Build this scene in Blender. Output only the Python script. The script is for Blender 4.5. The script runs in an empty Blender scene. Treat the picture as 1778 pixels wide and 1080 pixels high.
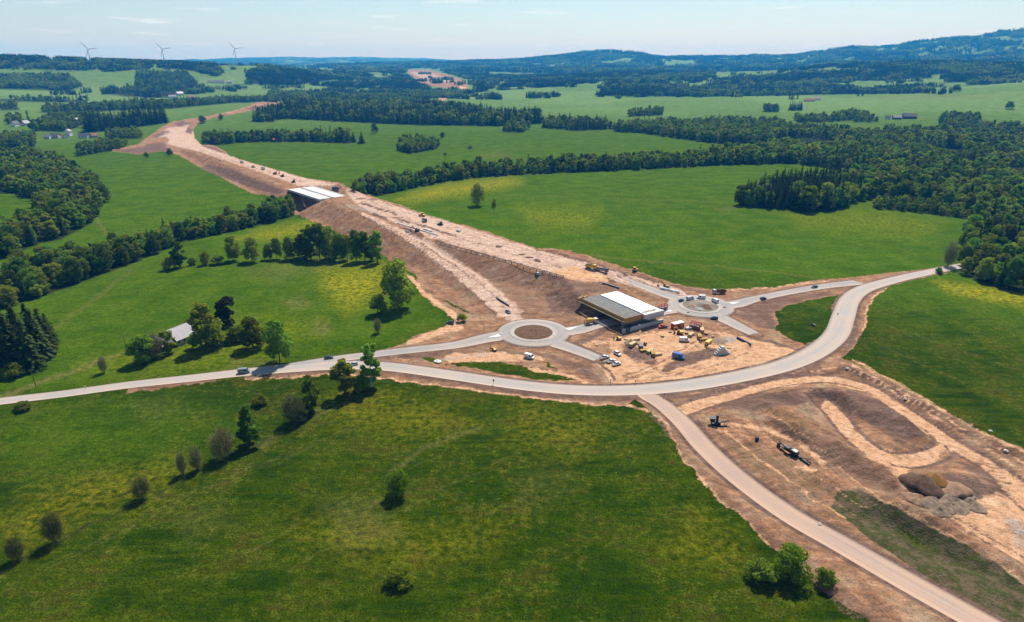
import bpy, math, random
import numpy as np
from mathutils import Vector, Matrix

# ------------------------------------------------------------------ camera, sky, sun, exposure
SC = bpy.context.scene
COL = SC.collection
IW, IH, FPX, CAMZ = 1778.0, 1080.0, 1140.0, 120.0
PITCH = math.atan(430.0 / FPX)
SP, CP = math.sin(PITCH), math.cos(PITCH)
cam_d = bpy.data.cameras.new('camera'); cam = bpy.data.objects.new('camera', cam_d); COL.objects.link(cam)
cam_d.sensor_fit = 'HORIZONTAL'; cam_d.sensor_width = 36.0; cam_d.lens = 36.0 * FPX / IW
cam_d.clip_start = 1.0; cam_d.clip_end = 80000.0
cam.location = (0, 0, CAMZ); cam.rotation_euler = (math.pi / 2 - PITCH, 0, 0)
SC.camera = cam

SUN_EL, SUN_AZ = math.radians(56), math.radians(20)      # azimuth clockwise from the view direction (+Y)
world = bpy.data.worlds.new('World'); SC.world = world; world.use_nodes = True
wn, wl = world.node_tree.nodes, world.node_tree.links
wn.clear()
w_out = wn.new('ShaderNodeOutputWorld'); w_bg = wn.new('ShaderNodeBackground'); w_bg.inputs[1].default_value = 0.08
w_sky = wn.new('ShaderNodeTexSky'); w_sky.sky_type = 'NISHITA'; w_sky.sun_disc = False
w_sky.sun_elevation = SUN_EL; w_sky.sun_rotation = SUN_AZ
w_sky.altitude = 450; w_sky.air_density = 1.25; w_sky.dust_density = 0.5; w_sky.ozone_density = 5.0
# thin fair-weather cloud, laid out on a plane high above the land so that it foreshortens to the horizon
w_tc = wn.new('ShaderNodeTexCoord'); w_sep = wn.new('ShaderNodeSeparateXYZ'); wl.new(w_tc.outputs['Generated'], w_sep.inputs[0])
w_add = wn.new('ShaderNodeMath'); w_add.operation = 'ADD'; w_add.inputs[1].default_value = 0.03; wl.new(w_sep.outputs[2], w_add.inputs[0])
w_mx = wn.new('ShaderNodeMath'); w_mx.operation = 'MAXIMUM'; w_mx.inputs[1].default_value = 0.02; wl.new(w_add.outputs[0], w_mx.inputs[0])
w_dx = wn.new('ShaderNodeMath'); w_dx.operation = 'DIVIDE'; wl.new(w_sep.outputs[0], w_dx.inputs[0]); wl.new(w_mx.outputs[0], w_dx.inputs[1])
w_dy = wn.new('ShaderNodeMath'); w_dy.operation = 'DIVIDE'; wl.new(w_sep.outputs[1], w_dy.inputs[0]); wl.new(w_mx.outputs[0], w_dy.inputs[1])
w_cb = wn.new('ShaderNodeCombineXYZ'); wl.new(w_dx.outputs[0], w_cb.inputs[0]); wl.new(w_dy.outputs[0], w_cb.inputs[1])
w_no = wn.new('ShaderNodeTexNoise'); w_no.inputs['Scale'].default_value = 0.75; w_no.inputs['Detail'].default_value = 9; w_no.inputs['Roughness'].default_value = 0.56
wl.new(w_cb.outputs[0], w_no.inputs['Vector'])
w_rp = wn.new('ShaderNodeValToRGB'); w_rp.color_ramp.elements[0].position = 0.58; w_rp.color_ramp.elements[1].position = 0.70
wl.new(w_no.outputs[0], w_rp.inputs[0])
w_fac = wn.new('ShaderNodeMath'); w_fac.operation = 'MULTIPLY'; w_fac.inputs[1].default_value = 0.5; wl.new(w_rp.outputs[0], w_fac.inputs[0])
w_mix = wn.new('ShaderNodeMix'); w_mix.data_type = 'RGBA'; w_mix.inputs['B'].default_value = (9.5, 9.6, 9.7, 1)
wl.new(w_fac.outputs[0], w_mix.inputs['Factor']); wl.new(w_sky.outputs[0], w_mix.inputs['A'])
wl.new(w_mix.outputs['Result'], w_bg.inputs[0]); wl.new(w_bg.outputs[0], w_out.inputs[0])

sun_d = bpy.data.lights.new('sun', 'SUN'); sun_d.energy = 5.0; sun_d.angle = math.radians(0.53); sun_d.color = (1.0, 0.965, 0.91)
sun = bpy.data.objects.new('sun', sun_d); COL.objects.link(sun)
sv = Vector((math.sin(SUN_AZ) * math.cos(SUN_EL), math.cos(SUN_AZ) * math.cos(SUN_EL), math.sin(SUN_EL)))
sun.rotation_euler = sv.to_track_quat('Z', 'Y').to_euler(); sun.location = (0, 0, 2000)
SC.view_settings.view_transform = 'Standard'; SC.view_settings.look = 'None'
SC.view_settings.exposure = 0.6; SC.view_settings.gamma = 1.0
SC.cycles.max_bounces = 5; SC.cycles.diffuse_bounces = 2; SC.cycles.glossy_bounces = 2; SC.cycles.transmission_bounces = 4
SC.cycles.volume_bounces = 0; SC.cycles.transparent_max_bounces = 6
SC.cycles.use_adaptive_sampling = True
HAZE_DENSITY = 8.2e-5

random.seed(7); RNG = np.random.default_rng(11)

# ------------------------------------------------------------------ numeric helpers
def ray(px, py):
    u = (px - IW / 2) / FPX; v = (IH / 2 - py) / FPX
    return u, CP + v * SP, -SP + v * CP              # x right, y forward, z up (not normalised)

def project(x, y, z):
    x = np.asarray(x, float); y = np.asarray(y, float); dz = np.asarray(z, float) - CAMZ
    f = y * CP - dz * SP; u = y * SP + dz * CP
    f = np.where(f < 1e-3, 1e-3, f)
    return IW / 2 + FPX * x / f, IH / 2 - FPX * u / f

def flat(px, py, z=0.0):
    rx, ry, rz = ray(px, py); t = (z - CAMZ) / rz
    return rx * t, ry * t

def _hash(ix, iy, seed):
    h = (ix.astype(np.int64) * 374761393 + iy.astype(np.int64) * 668265263 + seed * 2147483647) & 0xffffffff
    h = ((h ^ (h >> 13)) * 1274126177) & 0xffffffff
    return ((h ^ (h >> 16)) & 0xffff) / 65535.0

def vnoise(x, y, seed=0):
    xi = np.floor(x); yi = np.floor(y); fx = x - xi; fy = y - yi
    fx = fx * fx * (3 - 2 * fx); fy = fy * fy * (3 - 2 * fy)
    a = _hash(xi, yi, seed); b = _hash(xi + 1, yi, seed); c = _hash(xi, yi + 1, seed); d = _hash(xi + 1, yi + 1, seed)
    return (a * (1 - fx) + b * fx) * (1 - fy) + (c * (1 - fx) + d * fx) * fy

def fbm(x, y, scale, octv=4, seed=0):
    x = np.asarray(x, float) / scale; y = np.asarray(y, float) / scale
    s = np.zeros_like(x); a = 0.5; t = 0
    for i in range(octv):
        s += a * vnoise(x, y, seed + i * 17); t += a; a *= 0.5; x = x * 2.03 + 13.1; y = y * 2.03 + 7.7
    return s / t

def smooth(a, b, x):
    t = np.clip((x - a) / (b - a), 0, 1); return t * t * (3 - 2 * t)

def poly_sd(poly, x, y):
    """signed distance, positive inside"""
    p = np.asarray(poly, float); q = np.roll(p, -1, 0)
    best = np.full(x.shape, 1e18); ins = np.zeros(x.shape, bool)
    for (ax, ay), (bx, by) in zip(p, q):
        ex, ey = bx - ax, by - ay; wx = x - ax; wy = y - ay
        t = np.clip((wx * ex + wy * ey) / (ex * ex + ey * ey + 1e-12), 0, 1)
        best = np.minimum(best, (wx - ex * t) ** 2 + (wy - ey * t) ** 2)
        cond = (ay > y) != (by > y)
        with np.errstate(divide='ignore', invalid='ignore'):
            ins ^= cond & (x < ex * (y - ay) / (by - ay + 1e-18) + ax)
    d = np.sqrt(best); return np.where(ins, d, -d)

def poly_mask(poly, x, y, soft):
    """soft mask 0..1 evaluated only near the polygon"""
    p = np.asarray(poly, float); m = np.zeros(x.shape)
    sel = (x > p[:, 0].min() - soft) & (x < p[:, 0].max() + soft) & (y > p[:, 1].min() - soft) & (y < p[:, 1].max() + soft)
    if sel.any(): m[sel] = smooth(-soft, soft, poly_sd(poly, x[sel], y[sel]))
    return m

def in_poly(poly, x, y):
    p = np.asarray(poly, float); m = np.zeros(x.shape, bool)
    sel = (x > p[:, 0].min()) & (x < p[:, 0].max()) & (y > p[:, 1].min()) & (y < p[:, 1].max())
    if sel.any(): m[sel] = poly_sd(poly, x[sel], y[sel]) > 0
    return m

def band(line, w):
    """polygon round a polyline, w = half width per point or one number"""
    p = np.asarray(line, float); w = np.broadcast_to(w, (len(p),))
    t = np.gradient(p, axis=0); t /= np.linalg.norm(t, axis=1)[:, None] + 1e-9
    n = np.stack([-t[:, 1], t[:, 0]], 1)
    return np.concatenate([p + n * w[:, None], (p - n * w[:, None])[::-1]])

def spline(pts, step=2.0):
    """Catmull-Rom through rows (x, y, extra...) resampled evenly"""
    p = np.asarray(pts, float); p = np.vstack([2 * p[0] - p[1], p, 2 * p[-1] - p[-2]]); out = []
    for i in range(1, len(p) - 2):
        n = max(2, int(np.linalg.norm(p[i + 1, :2] - p[i, :2]) / step))
        for k in range(n):
            t = k / n
            out.append(0.5 * (2 * p[i] + (p[i + 1] - p[i - 1]) * t + (2 * p[i - 1] - 5 * p[i] + 4 * p[i + 1] - p[i + 2]) * t * t + (3 * p[i] - p[i - 1] - 3 * p[i + 1] + p[i + 2]) * t ** 3))
    out.append(p[-2]); return np.array(out)

# ------------------------------------------------------------------ the lie of the land
COLX = [-900, 0, 150, 300, 450, 600, 750, 900, 1050, 1200, 1350, 1500, 1650, 1778, 2700]
ROWS = [   # distance in metres -> row of the photograph at which the land at that distance is seen, per column
 (2000, [190, 190, 188, 184, 178, 188, 186, 185, 184, 184, 184, 182, 180, 178, 176]),
 (2450, [177, 177, 177, 175, 173, 176, 172, 168, 166, 170, 170, 168, 163, 151, 149]),
 (2850, [154, 154, 150, 154, 160, 165, 161, 156, 151, 161, 161, 158, 151, 141, 140]),
 (3250, [128, 128, 124, 128, 124, 150, 150, 148, 142, 149, 146, 141, 136, 131, 130]),
 (3650, [104, 104, 105, 111, 113, 139, 143, 141, 133, 136, 131, 119, 119, 119, 118]),
 (4100, [100, 100, 104, 112, 118, 131, 136, 137, 130, 127, 123, 110, 112, 115, 112]),
 (5000, [115, 115, 118, 122, 124, 124, 126, 130, 128, 129, 127, 121, 120, 118, 115]),
 (6500, [121, 121, 121, 121, 121, 120, 122, 122, 118, 120, 116, 108, 100, 92, 86]),
 (8000, [118, 118, 118, 118, 118, 116, 111, 105, 89, 102, 98, 82, 69, 50, 44]),
 (10000, [118, 118, 118, 118, 118, 118, 117, 114, 109, 109, 107, 95, 82, 66, 60]),
 (14500, [112, 111, 110, 110, 107, 105, 106, 110, 114, 114, 114, 112, 110, 105, 100]),
 (19500, [110, 108, 107, 106, 102, 100, 102, 104, 108, 110, 112, 112, 110, 108, 108]),
 (27000, [113, 113, 113, 113, 110, 109, 109, 110, 112, 113, 113, 113, 113, 113, 113])]
AZ_N, LD_N = 260, 420
_caz = np.array([math.atan((c - IW / 2) * CP / FPX) for c in COLX])
_ld = [math.log(900), math.log(1450)]; _zt = [np.zeros(len(COLX)), np.array([-6, -6, -5, -2, 0, 0, 0, 0, 0, 0, 0, 0, -2, -3, -3], float)]
for d_, ys in ROWS:
    row = []
    for c, y_ in zip(COLX, ys):
        rx, ry, rz = ray(min(max(c, 0), 1778), y_); row.append(CAMZ + d_ * rz / math.hypot(rx, ry))
    _ld.append(math.log(d_)); _zt.append(np.array(row))
_zt = np.array(_zt); _ld = np.array(_ld)
AZG = np.linspace(_caz[0], _caz[-1], AZ_N); LDG = np.linspace(math.log(900), math.log(27000), LD_N)
_t1 = np.array([np.interp(AZG, _caz, r) for r in _zt])
TAB = np.array([np.interp(LDG, _ld, _t1[:, i]) for i in range(AZ_N)])       # [az, ld]
def _blur(a, n, ax):
    k = np.exp(-np.linspace(-2, 2, 2 * n + 1) ** 2); k /= k.sum()
    a = np.pad(a, [(n, n) if i == ax else (0, 0) for i in range(2)], mode='edge')
    return np.apply_along_axis(lambda v: np.convolve(v, k, 'valid'), ax, a)
TAB = _blur(_blur(TAB, 4, 0), 5, 1)

def bil(tab, u, v):
    u = np.clip(u, 0, tab.shape[0] - 1.001); v = np.clip(v, 0, tab.shape[1] - 1.001)
    i = u.astype(int); j = v.astype(int); fu = u - i; fv = v - j
    return (tab[i, j] * (1 - fu) + tab[i + 1, j] * fu) * (1 - fv) + (tab[i, j + 1] * (1 - fu) + tab[i + 1, j + 1] * fu) * fv

def seg_dist(line, x, y):
    b = np.full(np.shape(x), 1e18)
    for (ax, ay), (bx, by) in zip(line[:-1], line[1:]):
        ex, ey = bx - ax, by - ay
        t = np.clip(((x - ax) * ex + (y - ay) * ey) / (ex * ex + ey * ey + 1e-9), 0, 1)
        b = np.minimum(b, (x - ax - ex * t) ** 2 + (y - ay - ey * t) ** 2)
    return np.sqrt(b)

VALLEY = [flat(*p) for p in [(-300, 590), (0, 508), (150, 466), (300, 410), (440, 378), (520, 358), (600, 335), (700, 318), (830, 300), (1000, 293)]]
def nat(x, y):
    x = np.asarray(x, float); y = np.asarray(y, float)
    d = np.hypot(x, y); az = np.arctan2(x, y)
    u = (az - AZG[0]) / (AZG[1] - AZG[0]); v = (np.log(np.maximum(d, 901)) - LDG[0]) / (LDG[1] - LDG[0])
    z = bil(TAB, u, v)
    far = smooth(900, 2600, d)
    z = z + far * (fbm(x, y, 420, 4, 3) - 0.5) * np.clip(d * 0.008, 0, 60) + smooth(9000, 13000, d) * (fbm(x, y, 3800, 3, 31) - 0.5) * 150
    z = z + smooth(500, 1300, d) * (1 - far * 0.6) * (fbm(x, y, 260, 3, 9) - 0.5) * 7
    near = d < 900
    if near.any():
        xs, ys = x[near], y[near]
        dv = seg_dist(VALLEY, xs, ys)
        zz = -6.0 * np.exp(-(dv / 42) ** 2)
        cx, cy = flat(585, 428); zz -= 6.0 * np.exp(-(((xs - cx) / 62) ** 2 + ((ys - cy) / 80) ** 2))
        zz += (fbm(xs, ys, 90, 3, 5) - 0.5) * 1.6
        fade = 1 - smooth(700, 900, d[near])
        z = z.copy(); z[near] += zz * fade
    return z

# ------------------------------------------------------------------ roads (photo row/column control points -> metres on the ground)
BED = 0.7
def W(pts, z=BED):
    return [(*flat(p[0], p[1], z), p[2]) for p in pts]
MAIN = spline(W([(-260, 729, 3.2), (0, 697, 3.2), (110, 684, 3.2), (220, 669, 3.3), (330, 657, 3.5), (420, 647, 3.8), (520, 638, 4.4), (600, 634, 4.4), (680, 637, 4.2), (790, 652, 4.2), (900, 668, 4.2),
    (1000, 677, 4.3), (1100, 677, 4.4), (1200, 668, 4.6), (1300, 650, 4.8), (1372, 631, 5.0), (1422, 607, 5.2), (1452, 580, 5.3), (1464, 550, 5.3), (1476, 520, 5.0), (1502, 501, 4.6), (1560, 484, 4.2), (1640, 467, 3.8), (1720, 452, 3.5), (1830, 433, 3.5)]))
LINKW = spline(W([(500, 637, 3.4), (580, 624, 3.4), (650, 615, 3.4), (720, 607, 3.6), (790, 599, 4.0), (845, 587, 5.2), (885, 580, 6.0)]))
R1 = flat(926, 577.5, BED); R2 = flat(1216, 531.5, BED)
LINKM = spline(W([(958, 577, 6.0), (1000, 573, 5.0), (1040, 563, 4.2), (1090, 553, 4.2), (1130, 544, 4.4), (1172, 536, 5.5), (1195, 532, 6)]))
LINKS = spline(W([(945, 588, 5.5), (985, 602, 4.4), (1015, 613, 3.8), (1040, 623, 3.4)]))
LINKE = spline(W([(1235, 530, 6.0), (1275, 528, 5.2), (1310, 519, 3.9), (1370, 507, 3.6), (1430, 497, 3.8), (1490, 490, 4.4)]))
LINKSE = spline(W([(1230, 541, 5.5), (1262, 556, 4.4), (1290, 570, 3.8), (1310, 580, 3.2)]))
LINKNW = spline(W([(1200, 524, 5.5), (1160, 513, 4.4), (1125, 500, 4.0), (1085, 486, 3.8)]))
HAUL = spline(W([(1118, 684, 3.6), (1150, 702, 3.7), (1188, 736, 3.8), (1225, 778, 3.9), (1285, 832, 3.9), (1370, 893, 4.0), (1460, 944, 4.1), (1560, 1001, 4.2), (1720, 1090, 4.2), (1900, 1190, 4.2)], 0.35))
ROADS = [MAIN, LINKW, LINKM, LINKS, LINKE, LINKSE, LINKNW]

# ------------------------------------------------------------------ earthworks on a fine grid
GX0, GX1, GY0, GY1, GS = -640.0, 620.0, 84.0, 1160.0, 1.2
gx = np.arange(GX0, GX1, GS); gy = np.arange(GY0, GY1, GS)
GXX, GYY = np.meshgrid(gx, gy, indexing='ij')
GZ = nat(GXX, GYY)
TOP = 8.0
def Wz(pts): return np.array([(*flat(p[0], p[1], p[2]), p[2]) for p in pts])
MAINBANK = Wz([(583, 352, 8), (618, 360, 8), (684, 386, 8), (745, 416, 8), (860, 449, 8), (980, 484, 7.4), (1003, 512, 6.0), (1022, 520, 5.4), (1088, 508, 5.2), (1062, 488, 5.0), (1040, 474, 4.4), (985, 452, 5.5), (940, 436, 7), (850, 406, 8), (790, 384, 8), (720, 362, 8), (640, 342, 8), (603, 337, 8), (560, 347, 8)])
RAMP = Wz([(575, 350, 8), (628, 374, 8), (665, 393, 7.6), (706, 419, 6.4), (758, 454, 4.2), (795, 485, 2.8), (838, 525, 1.2), (866, 551, 0.7), (905, 548, 0.7), (885, 530, 1.0), (850, 500, 2.3), (810, 467, 3.8), (730, 419, 7.0), (690, 395, 7.8), (630, 365, 8)])
FARBANK = Wz([(498, 328, 8), (470, 316, 8), (430, 300, 7.6), (385, 283, 6.6), (345, 268, 4.0), (320, 260, 1.5), (345, 250, 1.5), (380, 258, 4), (420, 272, 6.5), (480, 292, 7.6), (540, 311, 8), (590, 319, 8), (543, 322, 8)])
SLIP = Wz([(1040, 474, 4.4), (1080, 490, 3.2), (1120, 505, 1.8), (1150, 520, 0.7), (1180, 512, 0.7), (1150, 500, 1.5), (1090, 478, 2.8), (1020, 452, 4.4), (960, 432, 6)])
EARTH = [(MAINBANK, 1.9), (RAMP, 1.9), (FARBANK, 1.9), (SLIP, 2.0)]
def raise_poly(poly, slope, wob=0.0):
    global GZ
    m = 40
    sel = (GXX > poly[:, 0].min() - m) & (GXX < poly[:, 0].max() + m) & (GYY > poly[:, 1].min() - m) & (GYY < poly[:, 1].max() + m)
    x, y = GXX[sel], GYY[sel]
    sd = poly_sd(poly[:, :2], x, y)
    top = np.zeros(x.shape); wt = np.zeros(x.shape)
    for px_, py_, pz_ in poly:
        w_ = 1.0 / ((x - px_) ** 2 + (y - py_) ** 2 + 4.0) ** 1.6
        top += w_ * pz_; wt += w_
    top /= wt
    out = np.maximum(0, -sd)
    slope_z = top - out / slope + (fbm(x, y, 9, 3, 21) - 0.5) * 0.5 * np.clip(out / 3, 0, 1)
    GZ[sel] = np.maximum(GZ[sel], slope_z)
for p_, s_ in EARTH: raise_poly(p_, s_)

EDGE = np.full(GXX.shape, 60.0)           # distance to the nearest paved edge
def stamp(cx, cy, hw):
    r = hw + 16
    i0 = max(0, int((cx - r - GX0) / GS)); i1 = min(len(gx), int((cx + r - GX0) / GS) + 2)
    j0 = max(0, int((cy - r - GY0) / GS)); j1 = min(len(gy), int((cy + r - GY0) / GS) + 2)
    if i0 >= i1 or j0 >= j1: return
    e = np.hypot(GXX[i0:i1, j0:j1] - cx, GYY[i0:i1, j0:j1] - cy) - hw
    EDGE[i0:i1, j0:j1] = np.minimum(EDGE[i0:i1, j0:j1], e)
for rd in ROADS:
    for x_, y_, w_ in rd: stamp(x_, y_, w_)
R_OUT = 17.0
stamp(*R1, R_OUT); stamp(*R2, R_OUT)
_bed = 1 - smooth(0.8, 3.2, EDGE)
GZ = np.where(EDGE < 10, np.maximum(np.where(GZ < 3.0, GZ * (1 - _bed) + BED * _bed, GZ), np.where(GZ < 3, BED - np.maximum(0, EDGE - 1.0) * 0.45, -99)), GZ)
EDGE_PAVED = EDGE.copy()
for x_, y_, w_ in HAUL: stamp(x_, y_, w_)
_hb = (1 - smooth(0.5, 4.0, EDGE)) * (EDGE_PAVED > 3)
GZ = np.where(GZ < 3.0, GZ * (1 - _hb) + 0.35 * _hb, GZ)

EDGE_ROAD = EDGE.copy()
for tr in (W([(1175, 718, 3.2), (1215, 703, 3.2), (1270, 688, 3), (1340, 669, 2.8), (1400, 660, 2.8), (1450, 660, 2.8), (1510, 676, 2.8), (1570, 714, 2.8), (1640, 762, 2.8), (1720, 812, 3.4), (1790, 868, 5), (1900, 940, 7)], 0), W([(1428, 700, 3.2), (1452, 722, 3.2), (1480, 758, 3), (1520, 788, 3), (1570, 802, 3.4), (1620, 792, 3), (1640, 772, 2.4), (1618, 742, 1.5)], 0)):
    for x_, y_, w_ in spline(tr): stamp(x_, y_, w_)

# worked soil: humps, wheel ruts, spoil
GPX, GPY = project(GXX, GYY, GZ)
SITE_SE = [(1085, 690), (1115, 703), (1158, 740), (1183, 790), (1218, 835), (1290, 900), (1338, 945), (1405, 1005), (1520, 1090), (1650, 1180), (1990, 1180), (1990, 880), (1778, 778), (1700, 745), (1620, 702), (1540, 660), (1476, 628), (1440, 618), (1380, 640), (1290, 660), (1190, 678), (1110, 688)]
SITE_MID = [(985, 600), (1010, 592), (1050, 575), (1085, 566), (1160, 552), (1210, 556), (1262, 568), (1300, 585), (1345, 592), (1400, 605), (1390, 622), (1290, 650), (1180, 665), (1110, 668), (1060, 668), (1030, 640)]
BANKEND = [(930, 450), (1050, 440), (1120, 490), (1080, 512), (1010, 560), (900, 545), (930, 490)]
def relief(poly, amp, scale, seed, soft=6):
    global GZ
    m = poly_mask(poly, GPX, GPY, soft) * smooth(0.5, 5, EDGE)
    n = fbm(GXX, GYY, scale, 4, seed)
    GZ += m * amp * ((1 - np.abs(2 * n - 1)) * 0.6 + fbm(GXX, GYY, scale * 0.3, 3, seed + 5) * 0.5 - 0.45)
def hump(px_, py_, rx_, ry_, h_, ang=0.0, seed=0):
    global GZ
    cx, cy = flat(px_, py_); ca, sa = math.cos(ang), math.sin(ang)
    m = max(rx_, ry_) * 2.2
    i0 = max(0, int((cx - m - GX0) / GS)); i1 = int((cx + m - GX0) / GS) + 2; j0 = max(0, int((cy - m - GY0) / GS)); j1 = int((cy + m - GY0) / GS) + 2
    x = GXX[i0:i1, j0:j1] - cx; y = GYY[i0:i1, j0:j1] - cy
    u = (x * ca + y * sa) / rx_; v = (-x * sa + y * ca) / ry_
    n = fbm(GXX[i0:i1, j0:j1], GYY[i0:i1, j0:j1], 7, 3, seed)
    r = np.sqrt(u * u + v * v) + (n - 0.5) * 0.5
    GZ[i0:i1, j0:j1] += h_ * np.clip(1.15 - r, 0, 1) ** 1.1 * smooth(0.3, 4, EDGE[i0:i1, j0:j1])
relief(SITE_SE, 2.4, 15, 40)
relief(SITE_SE, 0.8, 5.0, 47)
relief(SITE_MID, 0.6, 8, 50)
relief([(640, 425), (690, 455), (725, 475), (750, 525), (800, 550), (790, 562), (715, 584), (690, 600), (640, 470)], 1.0, 6, 52)
relief([(930, 428), (1240, 503), (1240, 512), (1110, 492), (930, 440)], 1.2, 6, 53)
relief([(592, 326), (700, 361), (930, 433), (1060, 466), (1000, 468), (750, 412), (625, 359)], 0.22, 7, 54)
relief(BANKEND, 2.2, 8, 60)
relief([(240, 242), (330, 205), (350, 205), (350, 250), (420, 275), (300, 275)], 3.0, 25, 70)
A_MW = math.atan2(*(np.array(flat(1100, 530, 8)) - np.array(flat(640, 352, 8)))[::-1])   # heading of the motorway
hump(1450, 700, 26, 12, 3.6, 0.35 * A_MW, 1); hump(1370, 735, 18, 9, 3.6, A_MW, 2); hump(1560, 742, 15, 7, 3.4, A_MW, 3); hump(1470, 800, 24, 6, 4.2, A_MW, 4)
hump(1600, 735, 14, 6, 1.6, A_MW, 5); hump(1540, 895, 26, 6, 3.4, A_MW, 6); hump(1660, 950, 22, 6, 3.4, A_MW, 7); hump(1625, 858, 11, 7, 3.0, 0.2, 8)
hump(1270, 690, 16, 4, 1.6, 0.3, 9); hump(1500, 655, 20, 4, 1.5, A_MW, 10); hump(1620, 715, 26, 3.5, 1.6, A_MW, 11); hump(1720, 770, 22, 3.5, 1.6, A_MW, 12)
hump(1090, 600, 9, 5, 1.3, 0.5, 13); hump(1215, 608, 12, 4, 1.3, 0.6, 14); hump(1005, 585, 12, 2.4, 1.6, 0.5, 15); hump(1300, 600, 8, 3, 1.0, 0.2, 16)
hump(1030, 482, 10, 5, 1.6, 0.2, 17); hump(960, 478, 9, 5, 1.4, 0.2, 18); hump(745, 505, 10, 5, 1.2, 0.4, 19); hump(820, 560, 9, 4, 1.0, 0.2, 20)
hump(1180, 478, 30, 2.4, 1.4, A_MW, 22); hump(1120, 480, 26, 2.2, 1.5, A_MW, 23)

def H(x, y):
    x = np.atleast_1d(np.asarray(x, float)); y = np.atleast_1d(np.asarray(y, float))
    ins = (x > GX0) & (x < gx[-1]) & (y > GY0) & (y < gy[-1])
    z = np.empty(x.shape)
    if ins.any(): z[ins] = bil(GZ, (x[ins] - GX0) / GS, (y[ins] - GY0) / GS)
    if (~ins).any(): z[~ins] = nat(x[~ins], y[~ins])
    return z
def edge_dist(x, y):
    return bil(EDGE_ROAD, (np.asarray(x) - GX0) / GS, (np.asarray(y) - GY0) / GS)

_ts = np.concatenate([np.linspace(60, 900, 1400), np.geomspace(900.5, 24000, 1200)])
def ground(px, py):
    """the point of the land seen at that place in the photograph"""
    rx, ry, rz = ray(px, py); k = math.hypot(rx, ry); x, y, z = rx / k * _ts, ry / k * _ts, CAMZ + rz / k * _ts
    hit = np.nonzero(z <= H(x, y))[0]
    i = hit[0] if len(hit) else len(_ts) - 1
    if i > 0:
        a, b = _ts[i - 1], _ts[i]
        for _ in range(12):
            m = 0.5 * (a + b)
            if CAMZ + rz / k * m <= H(rx / k * m, ry / k * m)[0]: b = m
            else: a = m
        t = b
    else: t = _ts[i]
    return Vector((rx / k * t, ry / k * t, float(H(rx / k * t, ry / k * t)[0])))

# ------------------------------------------------------------------ materials
MATS = {}
def nodes_of(name):
    m = bpy.data.materials.new(name); m.use_nodes = True; n = m.node_tree.nodes; n.clear(); return m, n, m.node_tree.links
def paint(name, col, rough=0.6, metal=0.0, var=0.15, scale=3.0, spec=0.4, dirt=0.0):
    """painted or plain solid: base colour broken up by grime of its own shape"""
    if name in MATS: return MATS[name]
    m, n, l = nodes_of(name)
    o = n.new('ShaderNodeOutputMaterial'); b = n.new('ShaderNodeBsdfPrincipled'); l.new(b.outputs[0], o.inputs[0])
    tc = n.new('ShaderNodeTexCoord'); no = n.new('ShaderNodeTexNoise'); no.inputs['Scale'].default_value = scale; no.inputs['Detail'].default_value = 5
    l.new(tc.outputs['Object'], no.inputs['Vector'])
    r = n.new('ShaderNodeValToRGB'); r.color_ramp.elements[0].position = 0.3; r.color_ramp.elements[1].position = 0.72
    r.color_ramp.elements[0].color = (*[c * (1 - var) for c in col], 1); r.color_ramp.elements[1].color = (*[min(1, c * (1 + var)) for c in col], 1)
    l.new(no.outputs[0], r.inputs[0])
    src = r.outputs[0]
    if dirt:
        n2 = n.new('ShaderNodeTexNoise'); n2.inputs['Scale'].default_value = scale * 0.45; n2.inputs['Detail'].default_value = 6; l.new(tc.outputs['Object'], n2.inputs['Vector'])
        r2 = n.new('ShaderNodeValToRGB'); r2.color_ramp.elements[0].position = 0.45; r2.color_ramp.elements[1].position = 0.7; l.new(n2.outputs[0], r2.inputs[0])
        mu = n.new('ShaderNodeMath'); mu.operation = 'MULTIPLY'; mu.inputs[1].default_value = dirt; l.new(r2.outputs[0], mu.inputs[0])
        mx = n.new('ShaderNodeMix'); mx.data_type = 'RGBA'; mx.inputs['B'].default_value = (0.34, 0.22, 0.15, 1)
        l.new(mu.outputs[0], mx.inputs['Factor']); l.new(src, mx.inputs['A']); src = mx.outputs['Result']
    l.new(src, b.inputs['Base Color']); b.inputs['Roughness'].default_value = rough; b.inputs['Metallic'].default_value = metal
    b.inputs['Specular IOR Level'].default_value = spec
    MATS[name] = m; return m

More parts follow.
